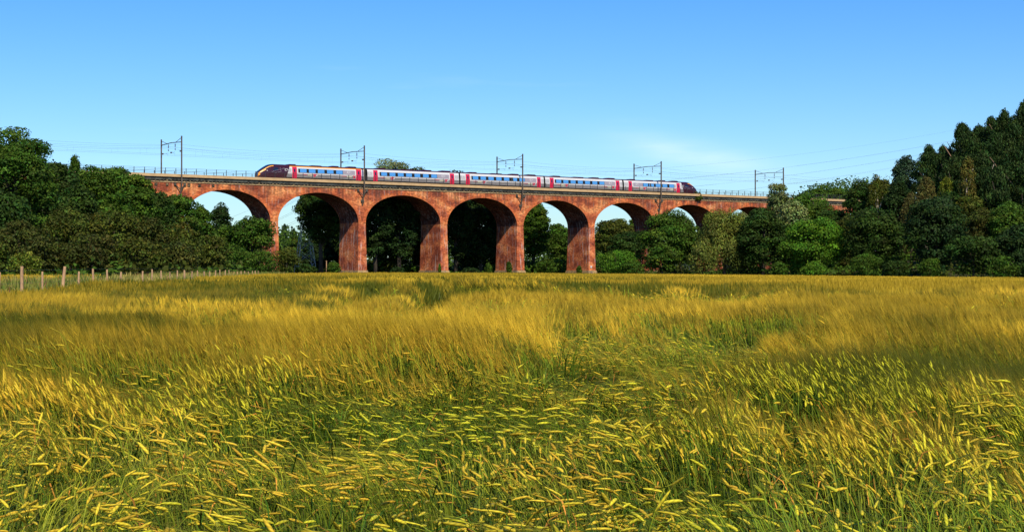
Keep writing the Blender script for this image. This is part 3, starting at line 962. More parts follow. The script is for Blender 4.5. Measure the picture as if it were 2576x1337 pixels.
def leafy(name, label, cat, group, kind, px, ytop, wpx, Y, tone, c0=0.12, dens=1.0, leaf=0.5, asp=0.62, depth=0.9, bark='bark', hfix=None, seed=None, trunk=True):
    """a tree or shrub standing at distance Y, its size worked out from how large it shows"""
    rng = np.random.default_rng(seed if seed is not None else int(px * 7 + ytop * 13 + Y))
    X = (px - CX) / FPX * Y
    gz = float(ground_z(X, Y))
    top = EYE + (HY - ytop) / FPX * Y
    H = hfix if hfix else max(top - gz, 0.8)
    if top - H > gz + 0.05: gz = top - H
    R = wpx / 2 / FPX * Y
    D = max(min(R * depth, 6.0), 0.6)
    root = empty(name, (X, Y, gz), rng.uniform(-0.3, 0.3))
    tag(root, label, cat, group)
    P, N, I, up = crown_points(kind, H, R, D, c0, dens, rng)
    P[:, 2] = np.maximum(P[:, 2], 0.06)
    base = np.array(GREEN[tone])
    lob = rng.uniform(0.62, 1.38, (I.max() + 1, 1)) * (1 + rng.normal(size=(I.max() + 1, 3)) * np.array([0.10, 0.05, 0.10]))
    colr = base * lob[I] * rng.uniform(0.55, 1.5, (len(P), 1)) * (1 + rng.normal(size=(len(P), 3)) * np.array([0.13, 0.05, 0.13]))
    sz = 0.86 * leaf * (0.80 if kind in ('shrub',) else 1.0)
    a = asp
    if kind in ('willow', 'birch', 'poplar'): a = 0.36
    if kind == 'pine': a = 0.30; sz = leaf * 1.25
    V, Q, C = scatter_leaves(P, N, sz, a, np.clip(colr, 0.004, 0.9), rng, up)
    me = fast_mesh('crown', V, quads=Q, col=C)
    me.materials.append(M['leaf'])
    co = bpy.data.objects.new('crown', me); COL.objects.link(co); co.parent = root
    if trunk:
        b = MB()
        tr = max(0.09, 0.018 * H + 0.012 * R)
        lean = rng.uniform(-0.04, 0.04) * H
        pts = [(0, 0, -0.3), (lean * 0.2, 0, H * 0.2), (lean * 0.6, 0, H * 0.5), (lean, 0, H * (0.92 if kind in ('pine', 'birch', 'poplar') else 0.74))]
        b.tube(pts, [tr * 1.25, tr, tr * 0.7, tr * 0.2], 7)
        nl = 6 if kind != 'shrub' else 4
        for k in range(nl):
            t = rng.uniform(0.28, 0.62); ang = 2 * math.pi * k / nl + rng.uniform(-0.4, 0.4)
            z0 = H * t; r_ = 0.62 * min(R, D * 1.2)
            b.tube([(lean * t, 0, z0), (math.cos(ang) * r_ * 0.5, math.sin(ang) * r_ * 0.5, z0 + 0.10 * H),
                    (math.cos(ang) * r_, math.sin(ang) * r_, min(z0 + 0.24 * H, H * 0.9))], [tr * 0.5, tr * 0.32, tr * 0.1], 5)
        b.build('trunk' if kind != 'shrub' else 'stem', M[bark], root, smooth=True)
    return root


T = leafy
# ---- left of the viaduct
T('tall_tree', 'tallest dark green tree at the far left, rising above the wires', 'tree', None, 'clumpy', 42, 300, 205, 204, 'mid', 0.10, 1.3, 0.44)
T('tall_tree', 'dark green tree behind the tall far-left tree, filling its right shoulder', 'tree', None, 'broad', 132, 388, 150, 226, 'dark', 0.15)
T('young_tree', 'small loose young tree with sky showing through, left of the viaduct railing', 'tree', None, 'poplar', 188, 373, 50, 240, 'mid', 0.45, 0.8, 0.42)
T('sycamore_tree', 'rounded green tree just below the start of the viaduct railing', 'tree', None, 'clumpy', 232, 404, 120, 236, 'mid', 0.2)
T('sycamore_tree', 'tree with three pointed tops covering the left end of the viaduct parapet', 'tree', None, 'clumpy', 300, 408, 130, 240, 'mid', 0.2, seed=11)
T('sycamore_tree', 'clumpy green tree whose right edge cuts across the parapet end', 'tree', None, 'clumpy', 346, 428, 104, 238, 'mid', 0.2)
T('broadleaf_tree', 'dark green tree under the left viaduct spandrel, below the first mast', 'tree', None, 'clumpy', 444, 478, 130, 250, 'mid', 0.15)
T('broadleaf_tree', 'green tree at the left springing of the first visible arch', 'tree', None, 'broad', 506, 507, 62, 255, 'mid', 0.15)
T('broadleaf_tree', 'mid green tree between the hawthorn bank and the first wire mast', 'tree', None, 'broad', 390, 476, 120, 244, 'dark', 0.15)
T('broadleaf_tree', 'dark tree filling the gap between far-left tree and hawthorn bank', 'tree', None, 'broad', 190, 452, 130, 222, 'dark', 0.1)
T('broadleaf_tree', 'dark green tree at the frame edge below the tall far-left tree', 'tree', None, 'clumpy', 12, 470, 150, 196, 'dark', 0.1)
T('broadleaf_tree', 'green tree rising behind the middle of the hawthorn bank', 'tree', None, 'clumpy', 285, 474, 110, 232, 'mid', 0.1)
T('silhouetted_tree', 'isolated dark tree with open branches seen against the sky inside the first arch', 'tree', None, 'clumpy', 555, 499, 58, 345, 'deep', 0.3, 1.0, 0.5)
T('broadleaf_tree', 'green tree standing before the brick pier at the right of the first arch', 'tree', None, 'clumpy', 634, 540, 130, 266, 'mid', 0.08, 1.1)
T('broadleaf_tree', 'lower green tree at the foot of the first arch, left of the pier', 'tree', None, 'broad', 566, 560, 84, 268, 'mid', 0.08)
for (px, yt, w, Y, tone, lab) in [
        (48, 546, 150, 190, 'brown', 'olive brown hawthorn at the far-left end of the thorn bank'),
        (176, 512, 160, 196, 'olive', 'broad olive hawthorn below the small loose young tree'),
        (284, 506, 150, 198, 'olive', 'tallest olive hawthorn at the crest of the thorn bank'),
        (366, 530, 130, 200, 'brown', 'brownish hawthorn right of the crest of the thorn bank'),
        (446, 548, 130, 204, 'olive', 'olive hawthorn below the first wire mast'),
        (528, 580, 100, 210, 'olive', 'olive hawthorn at the right end of the thorn bank under the first arch'),
        (112, 584, 140, 184, 'brown', 'low brown thorn bush behind the round yellowish bush'),
        (232, 578, 150, 184, 'brown', 'dense brown thorn bush in the middle of the front row, behind the fence'),
        (346, 588, 140, 186, 'olive', 'olive front-row thorn bush behind the fence, right of the brown one'),
        (446, 602, 120, 190, 'brown', 'brown front-row thorn bush where the fence posts become small'),
        (-14, 590, 90, 180, 'olive', 'olive thorn bush cut by the left frame edge')]:
    T('hawthorn_bush', lab, 'bush', 'hawthorns of the thorn bank on the left', 'shrub', px, yt, w, Y, tone, 0.0, 0.9, 0.5, trunk=True)
T('round_bush', 'round yellow-green bush behind the leftmost fence posts', 'bush', None, 'shrub', 64, 630, 88, 172, 'yellow', 0.0, 1.6, 0.34)
T('green_bush', 'fresh green bush at the foot of the thorn bank near the first pier', 'bush', None, 'shrub', 588, 612, 92, 236, 'mid', 0.0, 1.0, 0.42)
T('green_bush', 'dark green bush at the foot of the tree before the first pier', 'bush', None, 'shrub', 655, 622, 90, 250, 'mid', 0.0, 1.0, 0.42)
T('green_bush', 'olive bush on the field edge, left of the white pylon legs', 'bush', None, 'shrub', 720, 616, 74, 262, 'olive', 0.0, 1.0, 0.40)
T('green_bush', 'dark bush below the white pylon legs', 'bush', None, 'shrub', 770, 663, 62, 266, 'dark', 0.0, 1.0, 0.40)
T('green_bush', 'small green bush left of the tall pier, beside the wooden pole', 'bush', None, 'shrub', 840, 654, 34, 300, 'mid', 0.0, 1.1, 0.36)
# ---- behind the viaduct, seen through its arches
T('distant_conifer', 'distant blue-green conifer with pointed top low in the second arch', 'tree', None, 'pine', 716, 566, 34, 470, 'bluish', 0.1, 1.0, 0.8)
T('distant_conifer', 'distant dark conifer beside the pointed one, low in the second arch', 'tree', None, 'pine', 738, 580, 40, 474, 'bluish', 0.1, 1.0, 0.8)
T('distant_tree', 'distant rounded dark tree at the left side of the second arch', 'tree', None, 'broad', 706, 594, 60, 450, 'bluish', 0.05, 0.7, 0.7)
T('distant_tree', 'distant olive tree just left of the big lit tree in the second arch', 'tree', None, 'broad', 752, 588, 50, 440, 'olive', 0.05, 0.7, 0.7)
T('distant_tree', 'distant grey-green tree low at the right side of the first arch', 'tree', None, 'broad', 610, 556, 90, 420, 'mid', 0.05, 0.6, 0.7)
T('distant_tree', 'distant tree low at the left of the first arch behind the open dark tree', 'tree', None, 'broad', 520, 570, 80, 420, 'dark', 0.05, 0.6, 0.7)
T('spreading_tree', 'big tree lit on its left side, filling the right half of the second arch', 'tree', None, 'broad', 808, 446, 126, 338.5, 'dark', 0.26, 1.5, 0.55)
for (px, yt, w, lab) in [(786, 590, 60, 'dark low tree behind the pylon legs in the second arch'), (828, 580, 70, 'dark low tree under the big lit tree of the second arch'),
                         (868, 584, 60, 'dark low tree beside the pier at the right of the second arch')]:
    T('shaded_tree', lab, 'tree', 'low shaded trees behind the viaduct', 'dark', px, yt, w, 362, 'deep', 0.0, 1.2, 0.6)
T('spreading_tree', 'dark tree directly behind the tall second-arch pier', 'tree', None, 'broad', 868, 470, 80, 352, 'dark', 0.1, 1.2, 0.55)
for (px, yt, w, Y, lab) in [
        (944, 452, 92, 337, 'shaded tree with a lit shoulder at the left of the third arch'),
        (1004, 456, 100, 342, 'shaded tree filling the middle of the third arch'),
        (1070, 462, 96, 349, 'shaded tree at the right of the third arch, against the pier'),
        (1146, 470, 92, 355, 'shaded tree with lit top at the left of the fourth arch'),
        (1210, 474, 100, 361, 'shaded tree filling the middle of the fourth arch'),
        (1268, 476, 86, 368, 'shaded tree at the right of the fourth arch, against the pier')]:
    T('shaded_tree', lab, 'tree', 'tall shaded trees close behind the viaduct', 'dark', px, yt, w, Y, 'deep', 0.08, 1.3, 0.55, bark='bark')  # leaf colour itself darkened too, to deepen the viaduct's shade on them
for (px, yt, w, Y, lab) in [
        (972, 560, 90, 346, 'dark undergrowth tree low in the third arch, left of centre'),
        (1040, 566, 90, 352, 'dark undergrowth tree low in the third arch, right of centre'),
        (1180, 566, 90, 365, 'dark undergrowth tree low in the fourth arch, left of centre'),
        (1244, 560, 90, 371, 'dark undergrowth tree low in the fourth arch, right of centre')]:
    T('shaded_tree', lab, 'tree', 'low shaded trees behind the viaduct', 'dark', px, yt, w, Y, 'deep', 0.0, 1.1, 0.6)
T('tall_tree', 'pale sunlit treetop showing above the train behind the second carriage', 'tree', None, 'clumpy', 984, 387, 150, 392, 'pale', 0.25, 1.0, 0.55)
T('tall_tree', 'ragged olive treetop just above the roof of the second carriage', 'tree', None, 'clumpy', 1052, 411, 110, 394, 'olive', 0.3, 0.9, 0.55)
T('tall_tree', 'sparse treetop showing above the coupling of the second and third carriages', 'tree', None, 'clumpy', 1148, 417, 90, 398, 'olive', 0.3, 0.8, 0.55)
T('broadleaf_tree', 'dark tree leaning into the left half of the fifth arch', 'tree', None, 'broad', 1342, 488, 84, 376, 'mid', 0.1, 1.3, 0.55)
T('broadleaf_tree', 'fresh green tree in the right half of the fifth arch', 'tree', None, 'broad', 1402, 556, 74, 396, 'mid', 0.08, 1.0, 0.55)
T('broadleaf_tree', 'olive tree behind the pier at the right of the fifth arch', 'tree', None, 'broad', 1446, 562, 70, 410, 'olive', 0.08, 0.9, 0.55)
T('green_bush', 'green bush low in the fifth arch beside the pier', 'bush', None, 'shrub', 1374, 644, 52, 362, 'mid', 0.0, 1.1, 0.42)
T('broadleaf_tree', 'rounded olive tree seen through the sixth arch', 'tree', None, 'broad', 1546, 541, 110, 412, 'olive', 0.06, 1.1, 0.6)
T('broadleaf_tree', 'paler tree behind the olive tree in the sixth arch, near the dark pier', 'tree', None, 'broad', 1600, 534, 50, 430, 'mid', 0.1, 0.8, 0.6)
T('broadleaf_tree', 'distant green tree low in the seventh arch', 'tree', None, 'broad', 1712, 535, 80, 440, 'mid', 0.1, 0.8, 0.6)
T('broadleaf_tree', 'distant pale green tree low in the eighth arch', 'tree', None, 'broad', 1880, 523, 90, 460, 'pale', 0.1, 0.8, 0.6)
# ---- small plants growing at the pier feet and on the masonry
T('ivy_shrub', 'upright green shrub growing against the foot of the fourth pier', 'shrub', None, 'shrub', 1281, 654, 15, 338, 'mid', 0.0, 2.4, 0.34)
T('pointed_sapling', 'small pointed sapling between the third and fourth pier', 'shrub', None, 'pine', 1228, 664, 12, 336, 'mid', 0.0, 2.0, 0.3)
T('thin_sapling', 'thin leafy stalk at the foot of the third pier', 'shrub', None, 'birch', 1106, 660, 8, 328, 'bright', 0.0, 3.0, 0.3)
T('thin_sapling', 'small weedy shrub at the foot of the fifth pier', 'shrub', None, 'shrub', 1457, 666, 14, 350, 'mid', 0.0, 2.4, 0.3)
T('low_shrub', 'low green shrub in the shade of the third arch', 'shrub', None, 'shrub', 1000, 670, 44, 326, 'deep', 0.0, 1.0, 0.36)
T('low_shrub', 'low green shrub in the shade of the fourth arch', 'shrub', None, 'shrub', 1184, 671, 50, 340, 'deep', 0.0, 1.0, 0.36)
T('wall_shrub', 'wispy shrub growing out of the viaduct parapet by the tail nose of the train', 'shrub', None, 'shrub', 1753, 480, 26, 379.5, 'olive', 0.0, 2.0, 0.4, hfix=3.2, trunk=True)
# ---- right of the field
T('front_bush', 'bright green bush right of the fifth pier at the field edge', 'bush', None, 'shrub', 1550, 624, 120, 318, 'bright', 0.0, 1.0, 0.42)
T('front_bush', 'small green bush at the field edge below the large clumpy sycamore', 'bush', None, 'shrub', 1590, 655, 64, 300, 'mid', 0.0, 1.0, 0.40)
T('broadleaf_tree', 'dark layered tree between the olive tree and the large clumpy sycamore', 'tree', None, 'clumpy', 1582, 573, 100, 330, 'dark', 0.0, 1.2)
T('sycamore_tree', 'large dark clumpy sycamore hiding the sixth pier', 'tree', None, 'clumpy', 1694, 528, 170, 318, 'mid', 0.0, 1.3, 0.5, seed=5)
T('sycamore_tree', 'lower green tree at the foot of the large clumpy sycamore', 'tree', None, 'clumpy', 1666, 610, 90, 306, 'mid', 0.0, 1.0)
T('willow_tree', 'light yellow-green willow, the palest large crown in front of the viaduct', 'tree', None, 'willow', 1822, 530, 150, 308, 'willow', 0.0, 1.9, 0.48)
T('willow_tree', 'lower willow skirt left of the palest willow crown', 'tree', None, 'willow', 1768, 608, 80, 300, 'willow', 0.02, 1.2, 0.45)
T('dark_tree', 'dark olive tree right of the pale willow', 'tree', None, 'dark', 1918, 516, 120, 304, 'dark', 0.0, 1.4, 0.48)
T('pale_tree', 'pale grey-green tree covering the viaduct parapet by the farthest portal', 'tree', None, 'broad', 1956, 441, 76, 352, 'pale', 0.0, 1.3, 0.52)
T('pale_tree', 'pale grey-green lower crown at the right of the parapet-covering tree', 'tree', None, 'broad', 1996, 492, 96, 346, 'pale', 0.0, 1.0, 0.52)
T('broadleaf_tree', 'dark green tree right of the pale grey-green tree', 'tree', None, 'clumpy', 2036, 472, 132, 350, 'mid', 0.0, 1.1, 0.55)
T('broadleaf_tree', 'thin tree on the skyline above the short visible stretch of far parapet', 'tree', None, 'broad', 2060, 463, 46, 440, 'mid', 0.3, 0.9, 0.55)
T('broadleaf_tree', 'rounded tree on the skyline behind the short stretch of far parapet', 'tree', None, 'clumpy', 2098, 464, 64, 452, 'mid', 0.2, 1.0, 0.6)
T('broadleaf_tree', 'dark tree under the short visible stretch of far parapet', 'tree', None, 'dark', 2092, 512, 96, 340, 'dark', 0.0, 1.1, 0.5)
T('maple_tree', 'bright green broad tree, the freshest green of the right-hand wood', 'tree', None, 'clumpy', 2048, 544, 164, 292, 'bright', 0.0, 1.3, 0.5, seed=3)
T('dark_tree', 'dark broad tree right of the bright green one', 'tree', None, 'dark', 2206, 520, 168, 286, 'dark', 0.0, 1.2, 0.5)
T('dark_tree', 'very dark dome-shaped tree in the middle of the right-hand wood', 'tree', None, 'dark', 2352, 480, 156, 272, 'deep', 0.0, 1.3, 0.5)
T('spreading_tree', 'dark layered tree with spreading boughs near the right end of the field', 'tree', None, 'clumpy', 2448, 586, 130, 258, 'dark', 0.0, 1.2, 0.46)
T('thicket_tree', 'dark tree between the pale willow and the dark olive tree, low behind both', 'tree', None, 'broad', 1872, 556, 90, 326, 'dark', 0.0, 1.1, 0.5)
T('thicket_tree', 'mid green tree low behind the gap between dark olive and bright green trees', 'tree', None, 'broad', 1984, 560, 100, 322, 'mid', 0.0, 1.1, 0.5)
T('thicket_tree', 'olive tree low behind the bright green tree, on its right', 'tree', None, 'broad', 2136, 536, 110, 318, 'olive', 0.0, 1.1, 0.5)
T('front_bush', 'rounded green bush at the right end of the field', 'bush', None, 'shrub', 2526, 640, 84, 248, 'mid', 0.0, 1.1, 0.40)
T('front_bush', 'low green bush cut by the right frame edge', 'bush', None, 'shrub', 2590, 650, 60, 246, 'dark', 0.0, 1.1, 0.40)
T('front_bush', 'small round green bush under the bright green tree, on its right', 'bush', None, 'shrub', 2050, 652, 60, 280, 'bright', 0.0, 1.1, 0.38)
T('front_bush', 'small round green bush under the bright green tree, on its left', 'bush', None, 'shrub', 1960, 654, 46, 286, 'mid', 0.0, 1.1, 0.38)
T('front_bush', 'leafy bush at the foot of the dark broad tree', 'bush', None, 'shrub', 2180, 630, 80, 274, 'mid', 0.0, 1.1, 0.40)
T('front_bush', 'leafy bush between the dark broad tree and the dome-shaped tree', 'bush', None, 'shrub', 2254, 650, 76, 268, 'dark', 0.0, 1.1, 0.40)
T('front_bush', 'round bush at the foot of the very dark dome-shaped tree', 'bush', None, 'shrub', 2338, 644, 60, 260, 'mid', 0.0, 1.1, 0.40)
T('dark_tree', 'deep green tree at the right frame edge above the low bushes', 'tree', None, 'dark', 2560, 560, 110, 256, 'deep', 0.0, 1.1, 0.5)
# ---- wooded slope
T('birch_tree', 'white-stemmed birch at the left end of the wooded slope', 'tree', None, 'birch', 2204, 424, 62, 330, 'olive', 0.25, 0.9, 0.46, bark='palebark')
T('slope_tree', 'dark green tree at the left foot of the wooded slope skyline', 'tree', None, 'clumpy', 2164, 442, 96, 336, 'dark', 0.0, 1.1, 0.5)
T('slope_tree', 'deep green tree on the slope right of the white-stemmed birch', 'tree', None, 'dark', 2262, 444, 90, 326, 'deep', 0.0, 1.1, 0.5)
T('slope_tree', 'olive tree on the skyline left of the pines', 'tree', None, 'broad', 2232, 428, 74, 340, 'olive', 0.0, 1.0, 0.5)
T('slope_tree', 'blue-green rounded tree on the skyline with sky showing through its crown', 'tree', None, 'clumpy', 2282, 381, 78, 352, 'bluish', 0.2, 1.0, 0.52)
T('copper_tree', 'coppery tan tree in the middle of the wooded slope', 'tree', None, 'willow', 2330, 428, 60, 308, 'tan', 0.0, 1.2, 0.44, bark='palebark')
T('copper_tree', 'dull tan tree on the slope below and left of the coppery one', 'tree', None, 'willow', 2292, 474, 56, 300, 'tan', 0.0, 1.0, 0.44)
T('slope_tree', 'yellow-green tree just right of the coppery tan tree', 'tree', None, 'willow', 2384, 434, 66, 306, 'yellow', 0.0, 1.1, 0.46)
T('golden_birch', 'golden weeping birch in front of the tall dark pine', 'tree', None, 'willow', 2434, 380, 46, 302, 'gold', 0.2, 1.6, 0.44, bark='palebark')
T('slope_tree', 'olive tree on the right slope below the golden birch', 'tree', None, 'broad', 2442, 480, 100, 290, 'olive', 0.0, 1.0, 0.48)
T('slope_tree', 'brownish thicket tree above the layered dark tree near the right end', 'tree', None, 'broad', 2470, 520, 100, 280, 'brown', 0.0, 1.0, 0.48)
T('slope_tree', 'dark tree below the golden birch, above the dome-shaped tree', 'tree', None, 'dark', 2390, 474, 90, 292, 'dark', 0.0, 1.0, 0.48)
T('slope_tree', 'green tree beside the right frame edge halfway up the slope', 'tree', None, 'broad', 2540, 500, 110, 276, 'mid', 0.0, 1.0, 0.48)
for (px, yt, w, Y, lab, bk) in [
        (2338, 366, 58, 344, 'first dark pine on the skyline from the left, right of the blue-green rounded tree', 'bark'),
        (2372, 366, 40, 346, 'small pointed pine in the skyline dip left of the tallest pine group', 'bark'),
        (2420, 310, 76, 326, 'pine at the left edge of the tall pine group with a jagged flank', 'pinebark'),
        (2462, 314, 56, 326, 'pine in the notch right of the jagged-flank pine', 'bark'),
        (2494, 292, 52, 322, 'narrow-topped pine in the middle of the pine group skyline', 'bark'),
        (2528, 275, 62, 318, 'tall pine with a bare stem showing near its top', 'pinebark'),
        (2576, 254, 70, 314, 'highest pine, at the right frame edge', 'bark'),
        (2478, 382, 70, 304, 'pine with a long pale bare trunk halfway up the slope', 'palebark'),
        (2540, 350, 80, 300, 'broad pine below the highest pine', 'pinebark'),
        (2400, 392, 60, 314, 'dark pine behind the golden birch', 'bark'),
        (2512, 420, 70, 290, 'dark pine right of the pale bare trunk', 'bark'),
        (2442, 330, 60, 320, 'rounded pine crown just right of the jagged-flank pine, a little lower', 'bark'),
        (2476, 322, 60, 330, 'dark pine filling the notch left of the narrow-topped pine', 'bark'),
        (2510, 300, 60, 326, 'dark pine between the narrow-topped pine and the bare-stemmed pine', 'bark'),
        (2354, 384, 66, 334, 'dark pine below the skyline pines, right of the blue-green rounded tree', 'bark'),
        (2388, 374, 52, 330, 'dark pine in the dip left of the jagged-flank pine, lower than it', 'bark'),
        (2574, 408, 70, 288, 'pine cut by the right frame edge, halfway up', 'bark'),
        (2452, 352, 60, 316, 'dark pine just behind and above the golden birch', 'bark'),
        (2504, 338, 66, 310, 'dark pine below the narrow-topped pine of the skyline', 'bark'),
        (2552, 306, 66, 312, 'dense pine between the bare-stemmed pine and the highest pine', 'bark')]:
    T('pine_tree', lab, 'pine tree', 'pines on the wooded slope', 'pine', px, yt, w * 2.0, Y, 'pine', 0.12, 1.45, 0.45, bark=bk)


def build_masses():
    rng = np.random.default_rng(17)
    # a far belt of wood beyond the viaduct, too far off to tell its trees apart
    n = 60000
    s = rng.uniform(-70, 330, n); w = rng.uniform(95, 150, n)
    x, y = F(s, w)
    x, y = np.asarray(x), np.asarray(y)
    hh = 8.0 + 5.0 * vnoise(s, w, 9, 81) + 3.0 * vnoise(s, w, 4, 82)
    z = ground_z(x, y) + hh * rng.random(n) ** 0.55
    P = np.stack([x, y, z], -1)
    N = rng.normal(size=(n, 3)) + np.array([0, -0.5, 0.4])
    tone = np.where((vnoise(s, w, 12, 83) > 0.5)[:, None], np.array(GREEN['dark']), np.array(GREEN['mid']))
    V, Q, C = scatter_leaves(P, N, 0.95, 0.7, tone * rng.uniform(0.6, 1.4, (n, 1)), rng)
    me = fast_mesh('distant_wood', V, quads=Q, col=C); me.materials.append(M['leaf'])
    o = bpy.data.objects.new('distant_wood', me); COL.objects.link(o)
    tag(o, 'far belt of woodland glimpsed low through the viaduct arches', 'woodland', None, 'stuff')
    # bracken and brambles under the trees of the slope, the bank and the wood edge
    g = []
    n = 70000
    x = rng.uniform(18, 190, n); y = rng.uniform(236, 400, n)
    sx, wx = SW(x, y)
    k = ((wx < -9) | (sx > 190)) & (y > np.where(x > 48, 262 - (x - 48) * 0.25, 300)) & (sx > 95)
    x, y = x[k], y[k]
    n = 40000
    x2 = rng.uniform(-150, -38, n); y2 = rng.uniform(176, 300, n)
    s2, w2 = SW(x2, y2)
    k = (x2 < edge_x(y2) - 9) & (w2 < -2)
    x = np.concatenate([x, x2[k]]); y = np.concatenate([y, y2[k]])
    n3 = 30000
    s3 = rng.uniform(24, 130, n3); w3 = rng.uniform(12, 40, n3)
    kk = ~((s3 > 28) & (s3 < 50) & (w3 < 24))
    x3, y3 = F(s3[kk], w3[kk])
    x = np.concatenate([x, x3]); y = np.concatenate([y, y3])
    n = len(x)
    hh = 0.5 + 2.6 * vnoise(x, y, 4, 84) * vnoise(x, y, 11, 85) * 1.6
    z = ground_z(x, y) + hh * rng.random(n) ** 0.6
    tone = np.where((vnoise(x, y, 6, 86) > 0.55)[:, None], np.array(GREEN['olive']) * 0.8, np.array(GREEN['mid']))
    V, Q, C = scatter_leaves(np.stack([x, y, z], -1), rng.normal(size=(n, 3)) + np.array([0, -0.3, 0.8]), 0.75, 0.6, tone * rng.uniform(0.6, 1.4, (n, 1)), rng)
    me = fast_mesh('undergrowth', V, quads=Q, col=C); me.materials.append(M['leaf'])
    o = bpy.data.objects.new('undergrowth', me); COL.objects.link(o)
    tag(o, 'bracken and brambles under the trees of the slope and the banks', 'undergrowth', None, 'stuff')


def edge_x(y): return -13.5 - 0.0755 * y      # left edge of the crop, beside the fence


build_masses()


# ------------------------------------------------------------------ fence, pole, pylon, power lines
def build_fence():
    Y0, sp = 67.0, 4.0
    def pos(i):
        Y = Y0 + sp * i
        return ((54.5 - CX) / FPX * Y0 - 0.0755 * (Y - Y0), Y)
    x, y = pos(-2)
    root = empty('wire_fence', (x, y, float(ground_z(x, y))))
    tag(root, 'weathered wooden post and wire fence running along the left edge of the field', 'fence')
    off = Vector(root.location)
    rng = random.Random(4)
    N = 30
    for i in range(-2, N):
        if i == 7: continue
        x, y = pos(i)
        gz = float(ground_z(x, y))
        big = i in (0, 2, 13)
        h = 1.80 - gz + rng.uniform(-0.10, 0.12) + (0.10 if big else 0)
        r = (0.072 if big else 0.052) * rng.uniform(0.9, 1.1)
        lx = 0.16 if i == 2 else rng.uniform(-0.05, 0.07)
        b = MB()
        b.tube([Vector((x, y, gz - 0.3)) - off, Vector((x + lx * 0.6, y, gz + h * 0.6)) - off, Vector((x + lx, y + rng.uniform(-.04, .04), gz + h)) - off],
               [r * 1.05, r, r * 0.94], 8)
        b.build('fence_post', M['post'], root)
    b = MB()
    for z in (0.45, 0.8, 1.1, 1.35):
        pts = []
        for i in range(-2, N):
            x, y = pos(i); gz = float(ground_z(x, y))
            pts.append(Vector((x + 0.06, y - 0.06, gz + z)) - off)
        b.tube(pts, 0.004, 4)
    b.build('fence_wire', M['wire'], root)


build_fence()

x, y = (821 - CX) / FPX * 300, 300
b = MB()
b.tube([(0, 0, -0.3), (0.03, 0, 1.4), (0.02, 0, 3.0)], [0.10, 0.09, 0.08], 8)
b.box(-0.12, 0.14, -0.1, 0.1, 3.001, 3.06)
o = b.build('marker_pole', M['post']); o.location = (x, y, float(ground_z(x, y)))
tag(o, 'thin bare wooden pole standing under the second arch', 'pole')


def build_pylon():
    Y = 341.5
    X = (768 - CX) / FPX * Y
    gz = float(ground_z(X, Y))
    root = empty('electricity_pylon', (X, Y, gz), 0.35)
    tag(root, 'pale lattice electricity pylon behind the viaduct, its white legs showing under the second arch', 'pylon')
    def hw(z): return 2.15 - 1.5 * (z / 12.5) if z < 12.5 else 0.65 - 0.03 * (z - 12.5)
    lv = [0, 3.0, 5.6, 7.8, 9.6, 11.2, 12.5, 14.0, 15.5, 17.0, 18.5, 20.0, 21.0]
    b = MB()
    for sx in (-1, 1):
        for sy in (-1, 1):
            b.tube([(sx * hw(z), sy * hw(z), z) for z in lv], 0.07, 4)
    b.build('leg', M['pylon'], root)
    b = MB()
    for z0, z1 in zip(lv, lv[1:]):
        a, c = hw(z0), hw(z1)
        for s in (-1, 1):
            b.tube([(-a, s * a, z0), (c, s * c, z1)], 0.032, 4); b.tube([(a, s * a, z0), (-c, s * c, z1)], 0.032, 4)
            b.tube([(s * a, -a, z0), (s * c, c, z1)], 0.032, 4); b.tube([(s * a, a, z0), (s * c, -c, z1)], 0.032, 4)
    b.build('lattice_bracing', M['pylon'], root)
    tips = []
    for z, L in ((13.0, 3.2), (15.4, 2.7), (17.8, 2.2)):
        for s in (-1, 1):
            b = MB()
            for sx in (-1, 1):
                b.tube([(sx * 0.6, s * 0.7, z + 0.9), (0, s * L, z)], 0.04, 4)
                b.tube([(sx * 0.6, s * 0.7, z), (0, s * L, z)], 0.04, 4)
            b.build('cross_arm', M['pylon'], root)
            c, si = math.cos(0.35), math.sin(0.35)
            tips.append(Vector((X - si * s * L, Y + c * s * L, gz + z)))
    tips.append(Vector((X, Y, gz + 21)))
    for t in tips[:6]:
        b = MB()
        l = t - Vector((X, Y, gz)); l.rotate(__import__('mathutils').Euler((0, 0, -0.35)))
        for d in (-1, 1):
            b.tube([l, l + Vector((d * 1.6, 0, -0.25))], 0.10, 6)
        b.build('insulator_string', M['insul'], root)
    names = ['lower near', 'lower far', 'middle near', 'middle far', 'upper near', 'upper far', 'topmost']
    for t, nm in zip(tips, names):
        # to the left: drops towards a far pylon; to the right: climbs over the wooded slope
        b = MB()
        left = t + Vector((-60, 160, -6))
        b.tube(sag_points(left, t, 2.0, 20), 0.018, 4)
        right = Vector((t.x + 376, t.y + 292, t.z + 84))
        b.tube(sag_points(t, right, 17.0, 30), 0.016, 4)
        o = b.build('power_line', M['wire'])
        tag(o, nm + ' conductor of the power line hung from the lattice pylon, sagging past the viaduct', 'power line', 'power lines of the lattice pylon')


build_pylon()


# ------------------------------------------------------------------ barley and rough grass
LODGE = np.array([(-400, 9.4), (0, 9.4), (250, 9.8), (500, 11.2), (800, 12.0), (1150, 12.6), (1250, 14.6), (1330, 18.2), (1450, 22.5), (1650, 22.0),
                  (1900, 18.0), (2000, 14.0), (2100, 10.6), (2250, 9.4), (2400, 9.2), (2576, 9.8), (3000, 10.0)])


